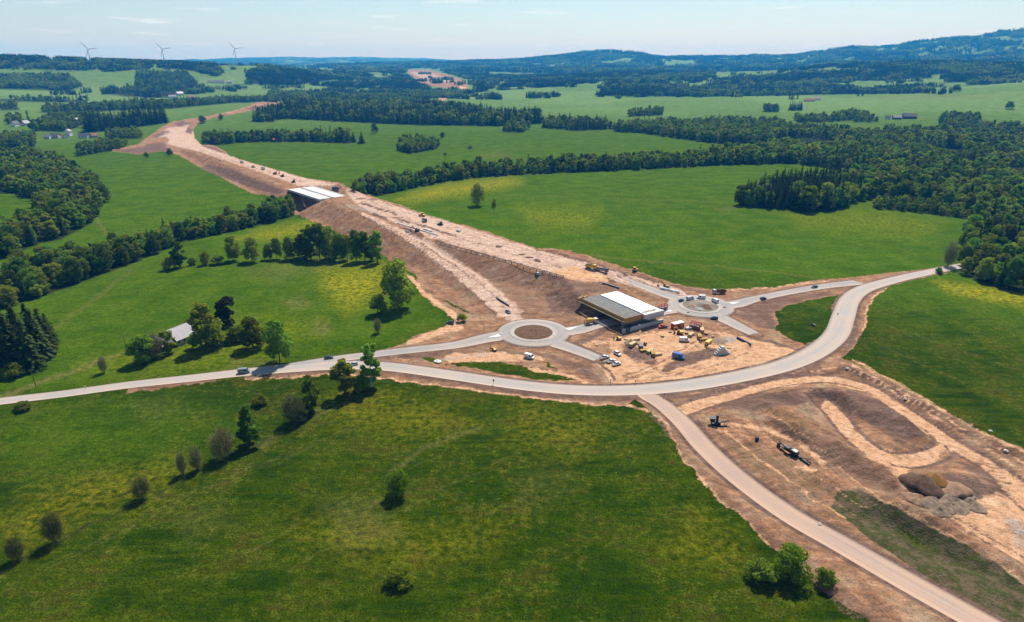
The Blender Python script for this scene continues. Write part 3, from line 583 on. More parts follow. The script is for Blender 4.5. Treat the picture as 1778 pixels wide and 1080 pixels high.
DIRT = [   # (type, weight, outline, softness in photo px)
 ('mid', 1, [(498, 330), (512, 371), (554, 389), (591, 406), (640, 432), (668, 445), (688, 462), (722, 475), (725, 502), (752, 529), (793, 550), (789, 560), (752, 573), (715, 583), (700, 598), (640, 612), (520, 632), (430, 652), (419, 661), (581, 649), (658, 657), (708, 664), (793, 674), (928, 692), (1029, 703), (1087, 704), (1110, 690), (1190, 680), (1300, 662), (1380, 645), (1459, 627), (1482, 604), (1499, 577), (1503, 543), (1516, 516), (1543, 497), (1601, 482), (1651, 472), (1640, 463), (1465, 483), (1415, 486), (1347, 498), (1262, 505), (1190, 497), (1131, 479), (1063, 458), (1012, 441), (962, 431), (928, 430), (894, 418), (840, 401), (810, 391), (777, 385), (740, 374), (699, 357), (656, 344), (606, 326), (591, 318), (540, 310)], 2.5),
 ('mid', 1, [(309, 269), (344, 289), (361, 293), (400, 317), (437, 336), (470, 340), (520, 345), (560, 330), (590, 318), (537, 311), (490, 298), (426, 284), (401, 271), (385, 259), (370, 252), (340, 250), (333, 237), (336, 224), (346, 213), (359, 207), (394, 200), (444, 191), (476, 183), (500, 178), (498, 172), (444, 178), (413, 191), (394, 194), (359, 202), (344, 204), (301, 211), (281, 220), (264, 233), (249, 243), (240, 250), (190, 262), (240, 268), (285, 262)], 1.2),
 ('mid', 1, SITE_SE, 3),
 ('mid', .8, [(215, 686), (375, 662), (371, 652), (225, 672)], 2),
 ('mid', 1, [(704, 122), (745, 121), (800, 137), (816, 151), (765, 152), (728, 144)], 1),
 ('rose', .55, [(712, 125), (745, 125), (795, 142), (745, 145)], 1.5), ('pale', .8, [(798, 148), (815, 153), (806, 158), (797, 152)], 1), ('pale', .9, [(762, 171), (774, 162), (780, 166), (770, 178)], 1),
 # meadow left standing inside the site
 ('grass', 1, [(1344, 543), (1367, 529), (1459, 512), (1445, 529), (1445, 556), (1428, 583), (1398, 600), (1371, 587), (1347, 573), (1350, 556)], 2.5),
 ('grass', 1, [(725, 622), (752, 619), (772, 634), (827, 627), (877, 631), (945, 641), (996, 654), (1009, 661), (928, 658), (843, 644), (793, 637)], 2), ('grass', .9, [(936, 625), (979, 641), (955, 636)], 1.5),
 ('grass', .9, [(759, 518), (779, 524), (824, 547), (806, 542)], 2), ('grass', .5, [(700, 485), (720, 500), (735, 520), (715, 515)], 3),
 # slopes: darker topsoil
 ('dark', .3, [(518, 372), (583, 352), (628, 374), (706, 419), (795, 485), (862, 548), (800, 552), (752, 520), (722, 478), (668, 446), (640, 434), (580, 404)], 3),
 ('dark', .42, [(748, 417), (980, 484), (1003, 512), (1000, 560), (905, 545), (850, 500), (790, 455)], 3), ('dark', .6, [(930, 470), (1060, 470), (1075, 505), (1010, 515)], 6),
 ('dark', .8, [(345, 292), (361, 285), (400, 292), (460, 318), (500, 332), (480, 338), (430, 325)], 2), ('dark', .7, [(335, 252), (372, 254), (395, 268), (425, 280), (400, 282), (345, 265)], 2), ('dark', .8, [(190, 262), (285, 250), (292, 262), (240, 268)], 1.5), ('dark', .6, [(285, 225), (335, 212), (330, 222), (295, 235)], 2),
 ('dark', .6, [(640, 624), (760, 612), (870, 606), (960, 616), (1010, 632), (1050, 662), (1020, 655), (955, 625), (870, 613), (740, 622)], 3),
 ('dark', .65, [(660, 649), (800, 668), (930, 683), (1080, 691), (1200, 682), (1330, 655), (1420, 628), (1430, 640), (1340, 668), (1200, 692), (1080, 699), (930, 690), (790, 671)], 3),
 ('dark', .8, [(1110, 667), (1200, 655), (1300, 632), (1392, 608), (1388, 620), (1300, 644), (1200, 661)], 2), ('dark', .65, [(1270, 545), (1340, 520), (1440, 505), (1452, 512), (1365, 529), (1342, 545), (1350, 575), (1310, 565)], 3), ('dark', .6, [(1450, 640), (1490, 590), (1495, 540), (1505, 520), (1488, 560), (1470, 600)], 3),
 ('dark', .6, [(930, 432), (1000, 445), (1120, 487), (1240, 505), (1230, 512), (1110, 487), (990, 447)], 2), ('dark', .7, [(985, 600), (1060, 562), (1075, 566), (1010, 600)], 2), ('dark', .5, [(1180, 612), (1240, 600), (1270, 610), (1200, 635), (1140, 650)], 4), ('dark', .5, [(1050, 590), (1110, 605), (1140, 625), (1100, 632)], 6),
 ('dark', .7, [(1235, 705), (1330, 682), (1450, 676), (1560, 700), (1618, 745), (1570, 775), (1490, 725), (1400, 700), (1300, 718)], 5), ('dark', .5, [(1320, 715), (1440, 750), (1540, 820), (1600, 880), (1500, 845), (1400, 785)], 8), ('dark', .85, [(1580, 822), (1650, 820), (1720, 840), (1745, 862), (1700, 880), (1640, 885), (1590, 862)], 5), ('dark', .6, [(1660, 800), (1730, 815), (1755, 845), (1700, 840)], 6),
 ('dark', .45, [(1110, 705), (1170, 740), (1200, 790), (1300, 890), (1420, 985), (1560, 1090), (1480, 1080), (1340, 940), (1220, 830), (1190, 790)], 4), ('dark', .5, [(1440, 632), (1540, 672), (1640, 730), (1778, 810), (1778, 795), (1640, 715), (1540, 660), (1470, 630)], 3),
 # running surfaces: pale sand
 ('rose', .95, [(592, 326), (625, 334), (700, 361), (800, 391), (930, 433), (1060, 466), (1180, 502), (1200, 516), (1150, 516), (1060, 484), (1000, 468), (970, 478), (860, 446), (750, 414), (690, 389), (625, 359)], 3),
 ('rose', .95, [(630, 368), (690, 395), (745, 422), (835, 490), (890, 545), (866, 549), (795, 485), (706, 419), (628, 374)], 3), ('rose', .9, [(345, 263), (430, 291), (520, 323), (590, 321), (530, 309), (430, 281), (352, 254), (338, 240), (336, 225), (300, 236), (290, 250)], 2), ('pale', .6, [(344, 208), (400, 196), (497, 175), (444, 182)], 1.5), ('rose', .8, [(290, 222), (330, 216), (320, 232), (270, 240)], 2),
 ('pale', .9, [(1010, 612), (1050, 592), (1085, 585), (1150, 574), (1200, 572), (1260, 578), (1340, 596), (1395, 607), (1380, 620), (1290, 646), (1180, 661), (1110, 668), (1062, 668), (1045, 640)], 5), ('pale', .6, [(985, 603), (1030, 588), (1060, 600), (1030, 622)], 4),
 ('pale', .85, band([(690, 465), (716, 486), (738, 512), (790, 548), (800, 565), (760, 577), (705, 596)], [3, 4, 4, 5, 8, 6, 5]), 3), ('pale', .8, [(770, 616), (850, 611), (935, 617), (945, 627), (880, 628), (780, 632)], 3), ('pale', .7, band([(419, 659), (500, 655), (581, 649), (660, 656), (790, 673), (930, 691), (1030, 701), (1085, 703)], 2.2), 1.5), ('pale', .8, band([(920, 640), (975, 648), (1010, 660), (1040, 668)], 3), 2),
 ('pale', .95, band([(1175, 718), (1215, 703), (1270, 688), (1340, 669), (1400, 660), (1450, 660), (1510, 676), (1570, 714), (1640, 762), (1720, 812), (1790, 868), (1900, 940)], [9, 9, 7, 6, 6, 6, 7, 8, 9, 12, 22, 30]), 3),
 ('pale', .95, band([(1428, 700), (1452, 722), (1480, 758), (1520, 788), (1570, 802), (1620, 792), (1640, 772), (1618, 742)], [14, 14, 13, 13, 15, 14, 10, 6]), 4), ('pale', .8, band([(1540, 795), (1580, 838)], 12), 8), ('pale', .85, [(1640, 880), (1720, 862), (1770, 822), (1850, 860), (1850, 1010), (1750, 965), (1680, 925)], 8), ('grey', .5, [(1735, 890), (1800, 905), (1850, 990), (1760, 955)], 12),
 ('pale', .7, [(1395, 893), (1440, 915), (1520, 955), (1620, 1015), (1720, 1080), (1660, 1080), (1560, 1010), (1450, 945)], 4), ('pale', .7, band([(1480, 850), (1560, 880), (1640, 925), (1720, 975), (1800, 1025)], [2, 4, 4, 4, 4]), 3), ('pale', .6, band([(1118, 690), (1165, 720)], 6), 4), ('pale', .6, band([(1087, 704), (1130, 715), (1160, 735), (1185, 790), (1220, 836), (1292, 902), (1340, 947)], 2.5), 2), ('pale', .6, band([(1480, 625), (1560, 668), (1640, 715), (1778, 785)], 3.5), 3), ('pale', .7, band([(1500, 575), (1502, 543), (1516, 516), (1543, 498)], 2.5), 2), ('pale', .7, band([(1446, 530), (1446, 556), (1429, 583), (1400, 600)], 3), 2),
 ('pale', .6, band([(1240, 505), (1347, 499), (1440, 487)], 2), 1.5), ('pale', .5, band([(1235, 735), (1330, 745), (1400, 775), (1430, 805)], 3), 4),
 ('olive', .95, [(1455, 852), (1500, 852), (1600, 907), (1690, 952), (1760, 1002), (1880, 1070), (1720, 1090), (1580, 985), (1500, 925), (1440, 884)], 5), ('olive', .45, [(1225, 742), (1330, 775), (1420, 830), (1445, 865), (1370, 850), (1280, 795)], 8), ('olive', .4, [(1330, 700), (1420, 735), (1380, 760), (1320, 735)], 8), ('grey', .6, [(1245, 583), (1275, 583), (1280, 594), (1250, 598)], 4), ('grey', .5, [(765, 620), (850, 612), (852, 616), (775, 626)], 2), ('grey', .5, [(585, 350), (640, 362), (660, 372), (620, 366)], 3),
 ('floor', .75, band([(-30, 1000), (31, 975), (97, 945), (170, 905), (250, 869), (330, 826), (440, 776), (520, 737), (600, 692)], [2, 2, 2, 1.6, 1.6, 1.6, 1.5, 1.5, 1.5]), 2.5), ('grass', .5, [(1545, 915), (1600, 925), (1640, 965), (1590, 960)], 12)]  # floor band darkens the ditch line, shrub shadows painted in with it
def between(a, b, fr, kind, wt, hw, soft=0.8):
    a, b = np.asarray(a, float), np.asarray(b, float)
    return [(kind if not isinstance(kind, tuple) else kind[i % len(kind)], wt, band(a + (b - a) * f, hw), soft) for i, f in enumerate(fr)]
CREST = [(590, 352), (628, 374), (665, 393), (706, 419), (758, 454), (795, 485), (838, 525), (862, 546)]
DIRT += between([(612, 341), (690, 388), (750, 415), (860, 447), (975, 481)], [(640, 337), (720, 361), (800, 389), (930, 431), (1050, 462)], (.12, .22, .36, .44, .58, .66, .8, .9), ('dark', 'pale', 'mid'), .5, .8)
DIRT += between([(635, 375), (706, 417), (758, 452), (795, 483), (860, 546)], [(690, 396), (730, 420), (800, 465), (850, 503), (893, 545)], (.18, .34, .62, .78), 'mid', .6, .7)
DIRT += between([(345, 270), (430, 297), (500, 325)], [(350, 255), (430, 284), (540, 312)], (.2, .45, .7), ('dark', 'pale', 'dark'), .6, .8)
DIRT += between([(1235, 748), (1300, 802), (1380, 862), (1450, 905)], [(1330, 700), (1420, 760), (1500, 830), (1560, 872)], (.06, .16, .24, .33, .41, .52, .6, .7, .78, .88), ('dark', 'pale', 'dark', 'mid'), .6, 1.6, 1.5)
DIRT += between([(1190, 700), (1270, 676), (1340, 659), (1400, 650), (1460, 648)], [(1200, 690), (1270, 668), (1340, 650), (1400, 638), (1445, 630)], (0, .5, 1), ('dark', 'pale', 'dark'), .65, 1.3)
DIRT += between([(1470, 640), (1560, 690), (1640, 742), (1720, 792), (1790, 840)], [(1480, 632), (1560, 676), (1640, 722), (1720, 768), (1790, 808)], (0, .35, .6, .85), ('dark', 'pale', 'dark', 'pale'), .65, 1.6)
DIRT += between([(1660, 800), (1700, 815), (1730, 840), (1740, 862)], [(1700, 795), (1740, 808), (1762, 835), (1765, 860)], (0, .2, .4, .6, .8), ('dark', 'mid'), .6, 1.4)
DIRT += between([(1640, 890), (1690, 915), (1750, 950), (1800, 980)], [(1600, 880), (1660, 915), (1720, 955), (1790, 1000)], (0, .3, .6), ('dark', 'pale'), .6, 1.8)
DIRT += between([(1075, 660), (1130, 645), (1180, 628), (1230, 605)], [(1110, 664), (1180, 652), (1250, 635), (1310, 612)], (0, .15, .5, .62, .9), ('mid', 'dark', 'pale'), .5, 1.2)
DIRT += between([(1010, 612), (1050, 645), (1062, 662)], [(985, 605), (1030, 645), (1045, 664)], (.2, .6), 'dark', .6, 1.0)
DIRT += [('dark', .95, band([(626, 352), (668, 366), (690, 374)], 1.6), 1), ('dark', .95, band([(690, 380), (740, 394), (792, 410)], 1.5), 1), ('dark', .9, band([(648, 371), (672, 380)], 2.2), 1.2), ('dark', .95, band([(700, 396), (724, 404), (738, 412)], 2.2), 1.2), ('dark', .9, band([(930, 433), (975, 443), (1030, 458), (1085, 474), (1140, 491)], 1.5), 1), ('dark', .9, band([(756, 418), (860, 447), (978, 482)], 1.0), .8), ('dark', .9, band([(1010, 476), (1046, 480), (1070, 490)], 1.6), 1), ('dark', .85, band([(845, 505), (870, 522), (890, 535)], 1.3), 1), ('pale', .8, [(950, 470), (1000, 462), (1050, 478), (1060, 490), (1000, 488)], 4), ('dark', .9, [(945, 512), (1005, 508), (1020, 520), (1010, 548), (960, 540)], 4),
 ('dark', .9, band(CREST, 1.0), 1.0), ('dark', .85, band([(1236, 712), (1268, 698), (1330, 684), (1400, 674), (1460, 676)], 1.6), 1.2), ('dark', .85, band([(1470, 678), (1530, 702), (1590, 740), (1650, 782), (1700, 810)], 1.6), 1.2), ('dark', .8, band([(1395, 893), (1330, 848), (1262, 790), (1222, 745), (1205, 722)], 2.0), 1.5), ('dark', .8, band([(1340, 898), (1262, 838), (1200, 775), (1165, 735)], 2.0), 1.5),
 ('dark', .8, [(300, 214), (318, 210), (330, 214), (312, 220)], 1), ('dark', .7, [(262, 236), (290, 226), (296, 230), (272, 240)], 1), ('dark', .7, [(325, 222), (336, 224), (333, 234), (322, 230)], 1), ('rose', .85, [(285, 232), (320, 236), (336, 256), (300, 252)], 2), ('dark', .7, [(250, 250), (285, 246), (290, 262), (262, 262)], 1.2), ('dark', .7, [(370, 204), (392, 197), (396, 201), (376, 208)], 1), ('dark', .6, [(412, 192), (444, 183), (480, 180), (440, 190)], 1.2),
 ('pale', .75, band([(1232, 728), (1290, 738), (1350, 752), (1400, 778), (1432, 806), (1420, 818), (1380, 812)], [2, 2, 3, 4, 4, 3, 2]), 3), ('mid', .7, [(1280, 720), (1330, 712), (1340, 725), (1300, 732)], 5), ('dark', .6, [(1030, 640), (1045, 662), (1025, 655), (1000, 632)], 4)]
DIRT += between(CREST, [(540, 372), (575, 398), (612, 425), (655, 452), (700, 486), (740, 512), (775, 535), (800, 548)], (.3, .62), 'dark', .55, .8)
DIRT += [('rose', .95, band([(838, 500), (868, 530), (890, 550), (905, 561)], [10, 11, 12, 11]), 2), ('rose', .7, band([(735, 416), (790, 451), (850, 494), (905, 543)], 4.5), 2.5), ('dark', .75, band([(728, 420), (800, 468), (848, 505), (876, 532)], 1.0), .8)]
DIRT += [('dark', .75, [(1082, 596), (1112, 604), (1142, 622), (1138, 634), (1105, 630), (1080, 612)], 4), ('dark', .8, [(1178, 618), (1232, 603), (1262, 605), (1240, 618), (1196, 634), (1148, 650), (1152, 638)], 3), ('mid', .8, [(1020, 603), (1058, 596), (1066, 612), (1046, 626), (1022, 616)], 4), ('mid', .75, [(1195, 572), (1246, 580), (1262, 596), (1225, 600), (1200, 585)], 4), ('dark', .7, band([(1000, 606), (1040, 628), (1062, 648), (1068, 664)], [2, 3, 3, 2]), 2), ('dark', .7, band([(1290, 582), (1330, 592), (1392, 610)], 2), 2), ('mid', .7, band([(1080, 655), (1150, 628), (1210, 590)], 2), 1.5), ('mid', .7, band([(1088, 658), (1158, 632), (1220, 594)], 1.2), 1.2)]
OVER = [ # overlays on the meadow
 ('yel', .9, [(690, 347), (760, 323), (880, 309), (905, 318), (800, 338), (720, 348)], 14), ('yel', .4, [(900, 360), (1040, 368), (1020, 395), (930, 392)], 22), ('yel', .28, [(1360, 372), (1500, 362), (1640, 388), (1590, 410), (1400, 395)], 20), ('yel', .6, [(400, 417), (460, 397), (540, 382), (560, 395), (480, 417)], 10),
 ('yel', .75, [(560, 470), (665, 460), (692, 482), (650, 520), (600, 540), (560, 500)], 26), ('yel', .85, [(1620, 488), (1700, 496), (1790, 512), (1790, 536), (1700, 520), (1640, 505)], 9), ('yel', .3, [(0, 900), (120, 840), (300, 800), (330, 830), (150, 900), (40, 960)], 40), ('yel', .3, [(560, 690), (700, 690), (830, 730), (700, 760), (580, 730)], 35), ('yel', .25, [(500, 900), (700, 930), (900, 900), (850, 960), (600, 980)], 50), ('yel', .25, [(900, 700), (1050, 730), (1000, 790), (880, 760)], 40), ('yel', .3, [(150, 640), (420, 560), (560, 560), (420, 640)], 40), ('yel', .25, [(1200, 880), (1310, 960), (1250, 990), (1150, 960)], 30),
 ('dry', .75, band([(-60, 712), (0, 692), (60, 668), (120, 648), (190, 622), (222, 610)], [5, 5, 4, 4, 3, 2]), 3), ('dry', .45, band([(60, 615), (95, 570), (150, 530), (230, 468)], 3), 4), ('dry', .7, band([(1005, 440), (1100, 452), (1250, 463), (1440, 484)], 1.2), 1.5), ('dry', .8, band([(166, 376), (176, 392), (186, 406)], 2), 1.5), ('dry', .5, [(545, 552), (575, 560), (570, 588), (545, 580)], 8), ('dry', .5, [(490, 520), (530, 512), (545, 530), (505, 540)], 9), ('dry', .4, [(420, 470), (560, 440), (600, 455), (480, 490)], 18), ('dry', .55, [(540, 715), (580, 695), (590, 705), (550, 726)], 5), ('dry', .5, [(440, 775), (480, 752), (485, 762), (455, 780)], 5), ('dry', .35, [(400, 620), (480, 628), (470, 640), (390, 645)], 8), ('dry', .55, band([(672, 820), (740, 775), (830, 745)], 3), 5), ('dry', .35, [(560, 880), (640, 870), (700, 930), (600, 960)], 30), ('dry', .4, band([(600, 905), (660, 870)], 5), 5), ('dry', .4, [(1240, 362), (1300, 352), (1310, 358), (1250, 368)], 3), ('dry', .35, [(820, 270), (860, 262), (900, 270), (850, 278)], 6), ('dry', .3, band([(1480, 640), (1560, 690), (1690, 745)], 10), 10), ('dry', .35, band([(60, 992), (330, 858), (620, 737)], 1.0), 1.5), ('dry', .35, band([(66, 996), (336, 862), (626, 741)], 1.0), 1.5), ('dry', .4, band([(420, 965), (640, 850), (770, 788)], 1.0), 1.5), ('dry', .35, band([(500, 992), (800, 832), (940, 768)], 1.0), 1.5), ('dry', .3, band([(850, 340), (1100, 345), (1270, 352)], .8), 1.2), ('dry', .3, band([(880, 398), (1150, 410), (1500, 430)], .8), 1.2), ('dry', .35, band([(1530, 560), (1640, 600), (1790, 650)], 1.0), 1.5), ('dry', .3, band([(1530, 600), (1640, 650), (1790, 715)], 1.0), 1.5), ('dry', .15, [(220, 700), (300, 690), (330, 715), (240, 735)], 14), ('dry', .15, [(300, 900), (380, 870), (420, 910), (330, 950)], 18), ('dry', .15, [(880, 830), (960, 800), (1010, 850), (920, 890)], 22), ('dry', .4, [(1490, 170), (1640, 162), (1778, 165), (1650, 175)], 5),
 ('lush', .8, [(640, 225), (900, 228), (1100, 240), (1240, 248), (1000, 262), (800, 265), (650, 255)], 12), ('lush', .5, [(165, 285), (300, 270), (330, 300), (250, 340), (170, 340)], 20), ('lush', .5, [(0, 340), (55, 340), (60, 378), (0, 388)], 6), ('lush', .4, [(430, 290), (560, 262), (700, 290), (600, 310)], 20), ('lush', .75, [(-100, 560), (250, 440), (560, 380), (700, 470), (790, 560), (680, 600), (420, 640), (0, 690), (-100, 700)], 25), ('lush', .45, [(0, 700), (300, 690), (420, 740), (280, 800), (100, 820), (0, 800)], 60)]

# ------------------------------------------------------------------ ground sheet
def build_ground():
    cols = np.concatenate([np.linspace(-900, -60, 70, endpoint=False), np.arange(-60, 1840, 2.6), np.linspace(1842, 2680, 70)])
    az = np.arctan((cols - IW / 2) * CP / FPX)
    ys = np.arange(1330, 176, -2.0); dn = []
    for y_ in ys:
        rx, ry, rz = ray(IW / 2, y_); dn.append(CAMZ * ry / -rz)
    dn = np.array(dn); dn = np.concatenate([dn, np.geomspace(dn[-1] * 1.013, 26500, 190)])
    A, D = np.meshgrid(az, dn, indexing='ij')
    X = D * np.sin(A); Y = D * np.cos(A)
    X, Y = X.ravel(), Y.ravel(); Z = H(X, Y)
    nA, nD = len(az), len(dn)
    i = np.arange(nA - 1)[:, None] * nD + np.arange(nD - 1)[None, :]
    q = np.stack([i, i + nD, i + nD + 1, i + 1], -1).reshape(-1, 4)
    me = mesh_np('ground', np.stack([X, Y, Z], 1), q, ground_mat(), True)
    d = np.hypot(X, Y)
    px, py = project(X, Y, Z)
    # ragged edges: shift the look-up a little with noise of real size
    mpp = np.maximum(d, 100) / FPX
    jx = (fbm(X, Y, 5, 4, 80) - 0.5) * 3.2 / mpp; jy = (fbm(X, Y, 5, 4, 90) - 0.5) * 1.8 / mpp
    qx, qy = px + np.clip(jx, -9, 9), py + np.clip(jy, -4, 4)
    w = {k: np.zeros(len(X)) for k in ('mid', 'dark', 'pale', 'grey', 'olive', 'floor', 'yel', 'dry', 'lush', 'rose', 'pasture')}
    soil = ('mid', 'dark', 'rose', 'pale', 'grey', 'olive')
    for k, wt, poly, soft in OVER:
        w[k] = np.maximum(w[k], wt * poly_mask(poly, qx, qy, soft))
    farm = smooth(1100, 2300, d)
    w['lush'] = np.maximum(w['lush'], smooth(320, 440, d) * (0.72 + 0.25 * fbm(X, Y, 60, 3, 34)))
    w['lush'] = np.maximum(w['lush'], farm * (0.45 + 0.5 * smooth(0.4, 0.6, fbm(X, Y, 330, 2, 33))))
    w['pasture'] = smooth(1150, 2100, d) * (0.7 + 0.3 * smooth(0.4, 0.6, fbm(X, Y, 280, 2, 35)))
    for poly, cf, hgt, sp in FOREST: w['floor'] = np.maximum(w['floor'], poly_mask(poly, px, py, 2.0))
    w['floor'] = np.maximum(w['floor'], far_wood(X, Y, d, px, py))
    for k, wt, poly, soft in DIRT:
        m = poly_mask(poly, qx, qy, soft) * wt
        if k == 'floor': w['floor'] = np.maximum(w['floor'], m); continue
        if k in soil and poly is DIRT[0][2]: m = np.where(d > 900, 0, m)
        for s in soil: w[s] *= 1 - m
        if k != 'grass': w[k] += m
    ins = (X > GX0) & (X < gx[-2]) & (Y > GY0) & (Y < gy[-2]); ed = np.full(len(X), 50.0); ed[ins] = bil(EDGE, (X[ins] - GX0) / GS, (Y[ins] - GY0) / GS)
    vm = 0.75 * smooth(-0.5, 0.3, ed) * (1 - smooth(0.9, 2.4, ed)) * np.clip(sum(w[s] for s in soil), 0, 1)  # dark rim beside roads: kerb line and its shadow painted into the soil
    for s in soil: w[s] *= 1 - vm
    w['dark'] += vm
    sw = sum(w[s] for s in soil)
    # the shader lays the soils one over the other: turn shares into layer opacities
    rest = 1 - sw; acc = np.maximum(rest, 1e-6); op = {}
    for s in soil:
        op[s] = w[s] / np.maximum(acc + w[s], 1e-6); acc = acc + w[s]
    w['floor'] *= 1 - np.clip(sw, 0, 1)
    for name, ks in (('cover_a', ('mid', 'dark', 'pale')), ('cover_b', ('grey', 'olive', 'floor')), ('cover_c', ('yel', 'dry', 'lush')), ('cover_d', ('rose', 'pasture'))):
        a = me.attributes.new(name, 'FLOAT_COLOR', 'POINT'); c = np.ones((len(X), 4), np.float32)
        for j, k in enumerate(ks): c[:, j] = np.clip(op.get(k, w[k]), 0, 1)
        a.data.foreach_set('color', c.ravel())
    return tag(link('ground', me), 'rolling green meadows with bare worked soil along the new motorway', kind='structure')

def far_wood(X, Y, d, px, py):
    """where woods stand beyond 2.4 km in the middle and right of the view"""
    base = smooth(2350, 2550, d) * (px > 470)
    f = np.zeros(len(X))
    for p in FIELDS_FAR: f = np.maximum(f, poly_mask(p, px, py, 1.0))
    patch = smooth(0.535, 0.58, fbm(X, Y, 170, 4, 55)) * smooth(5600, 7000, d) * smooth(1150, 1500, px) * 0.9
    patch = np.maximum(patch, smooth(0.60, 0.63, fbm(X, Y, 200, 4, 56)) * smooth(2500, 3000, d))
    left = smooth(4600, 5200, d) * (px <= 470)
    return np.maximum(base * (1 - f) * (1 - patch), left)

ground_obj = build_ground()

# ------------------------------------------------------------------ carriageways
def ribbon(name, line, mat, label, off=0.10, nx=6, crown=0.06):
    p = line[:, :2]; hw = line[:, 2]; t = np.gradient(p, axis=0); t /= np.linalg.norm(t, axis=1)[:, None] + 1e-9
    nrm = np.stack([-t[:, 1], t[:, 0]], 1); s = np.concatenate([[0], np.cumsum(np.linalg.norm(np.diff(p, axis=0), axis=1))])
    vs, uv = [], []
    for k in range(nx + 1):
        f = -1 + 2 * k / nx; q = p + nrm * (hw * f)[:, None]
        z = H(q[:, 0], q[:, 1]) + off + crown * (1 - f * f); vs.append(np.column_stack([q, z])); uv.append(np.column_stack([s, hw * f]))
    for f in (-1.02, 1.02):           # skirt down the sides
        q = p + nrm * (hw * f)[:, None]; vs.append(np.column_stack([q, H(q[:, 0], q[:, 1]) - 0.4])); uv.append(np.column_stack([s, hw * f]))
    n = len(p); V = np.vstack(vs); U = np.vstack(uv); fs = []
    i = np.arange(n - 1)
    for k in range(nx): fs.append(np.stack([k * n + i, k * n + i + 1, (k + 1) * n + i + 1, (k + 1) * n + i], 1)[:, ::-1])
    fs.append(np.stack([(nx + 1) * n + i, (nx + 1) * n + i + 1, i + 1, i], 1)); fs.append(np.stack([nx * n + i, nx * n + i + 1, (nx + 2) * n + i + 1, (nx + 2) * n + i], 1))
    return tag(link(name, mesh_np(name, V, np.vstack(fs), mat, False, U)), label, kind='structure')
M_PALE = road_mat('pale_roadway', (0.25, 0.228, 0.205), (0.34, 0.312, 0.282), 0.5, (0.36, 0.28, 0.22))
M_GREY = road_mat('grey_roadway', (0.20, 0.19, 0.178), (0.28, 0.265, 0.248), 0.35, (0.34, 0.265, 0.21))
M_HAUL = road_mat('haul_roadway', (0.27, 0.185, 0.138), (0.40, 0.285, 0.220), 0.4, (0.38, 0.25, 0.17))
ribbon('main_road', MAIN, M_PALE, 'pale two-lane road sweeping across the valley below the junction', 0.12)
ribbon('link_road', LINKW, M_GREY, 'grey road leading from the main road to the nearer roundabout', 0.105)
ribbon('underpass_road', LINKM, M_GREY, 'road running under the bridge between the two roundabouts', 0.10)
ribbon('site_access_road', LINKS, M_GREY, 'road stub leaving the nearer roundabout towards the main road', 0.095)
ribbon('link_road', LINKE, M_GREY, 'road from the farther roundabout to the main road on the right', 0.09)
ribbon('site_access_road', LINKSE, M_GREY, 'road stub leaving the farther roundabout to the compound', 0.085)
ribbon('slip_road', LINKNW, M_GREY, 'slip road climbing from the farther roundabout to the motorway', 0.08)
ribbon('haul_road', HAUL, M_HAUL, 'pale unpaved haul road curving down to the right', 0.07)
def ring(name, c, r0, r1, z0, z1, mat, label, n=64, steps=3):
    vs, fs, uv = [], [], []
    for k in range(steps + 1):
        r = r0 + (r1 - r0) * k / steps
        for i in range(n):
            t = 2 * math.pi * i / n; vs.append((c[0] + r * math.cos(t), c[1] + r * math.sin(t), z0 + (z1 - z0) * k / steps)); uv.append((t * 14, r - 13))
    for i in range(n): t = 2 * math.pi * i / n; vs.append((c[0] + (r1 + .05) * math.cos(t), c[1] + (r1 + .05) * math.sin(t), z1 - 0.6)); uv.append((t * 14, r1 - 13))
    for k in range(steps + 1):
        for i in range(n): fs.append((k * n + i, (k + 1) * n + i, (k + 1) * n + (i + 1) % n, k * n + (i + 1) % n))
    return tag(link(name, mesh_np(name, vs, fs, mat, False, uv)), label, kind='structure')
def disc(name, c, r, z, dome, mat, label, n=56, seed=0):
    vs = [(c[0], c[1], z + dome)]; fs = []
    rs = np.linspace(0, 1, 9)[1:]
    for k, f in enumerate(rs):
        for i in range(n):
            t = 2 * math.pi * i / n; vs.append((c[0] + r * f * math.cos(t), c[1] + r * f * math.sin(t), z + dome * (1 - f * f) + (random.uniform(-.06, .06) if f < 1 else -0.1)))
    me = bpy.data.meshes.new(name)
    fs = [(0, 1 + i, 1 + (i + 1) % n) for i in range(n)]
    for k in range(len(rs) - 1):
        for i in range(n): fs.append((1 + k * n + i, 1 + (k + 1) * n + i, 1 + (k + 1) * n + (i + 1) % n, 1 + k * n + (i + 1) % n))
    me.from_pydata(vs, [], fs); me.materials.append(mat); return tag(link(name, me), label, kind='structure')
M_APRON = paint('pale_setts', (0.31, 0.275, 0.235), 0.85, 0, 0.15, 0.6, 0.2)
M_TOPSOIL = paint('dark_topsoil', (0.105, 0.058, 0.036), 0.98, 0, 0.35, 1.1, 0.1)
M_KERB = paint('pale_kerbstone', (0.56, 0.53, 0.49), 0.85, 0, 0.1, 1.0, 0.2)
for c, nm, soil_m in ((R1, 'nearer', M_TOPSOIL), (R2, 'farther', paint('gravelly_topsoil', (0.20, 0.165, 0.13), 0.98, 0, 0.45, 0.12, 0.1))):
    ring('roundabout_road', c, 11.3, R_OUT, BED + 0.16, BED + 0.13, M_GREY, f'ring carriageway of the {nm} roundabout')
    ring('roundabout_apron', c, 9.1, 11.4, BED + 0.30, BED + 0.24, M_APRON, f'pale raised apron of the {nm} roundabout')
    disc('roundabout_island', c, 9.2, BED + 0.32, 0.7, soil_m, f'round earth island in the middle of the {nm} roundabout')

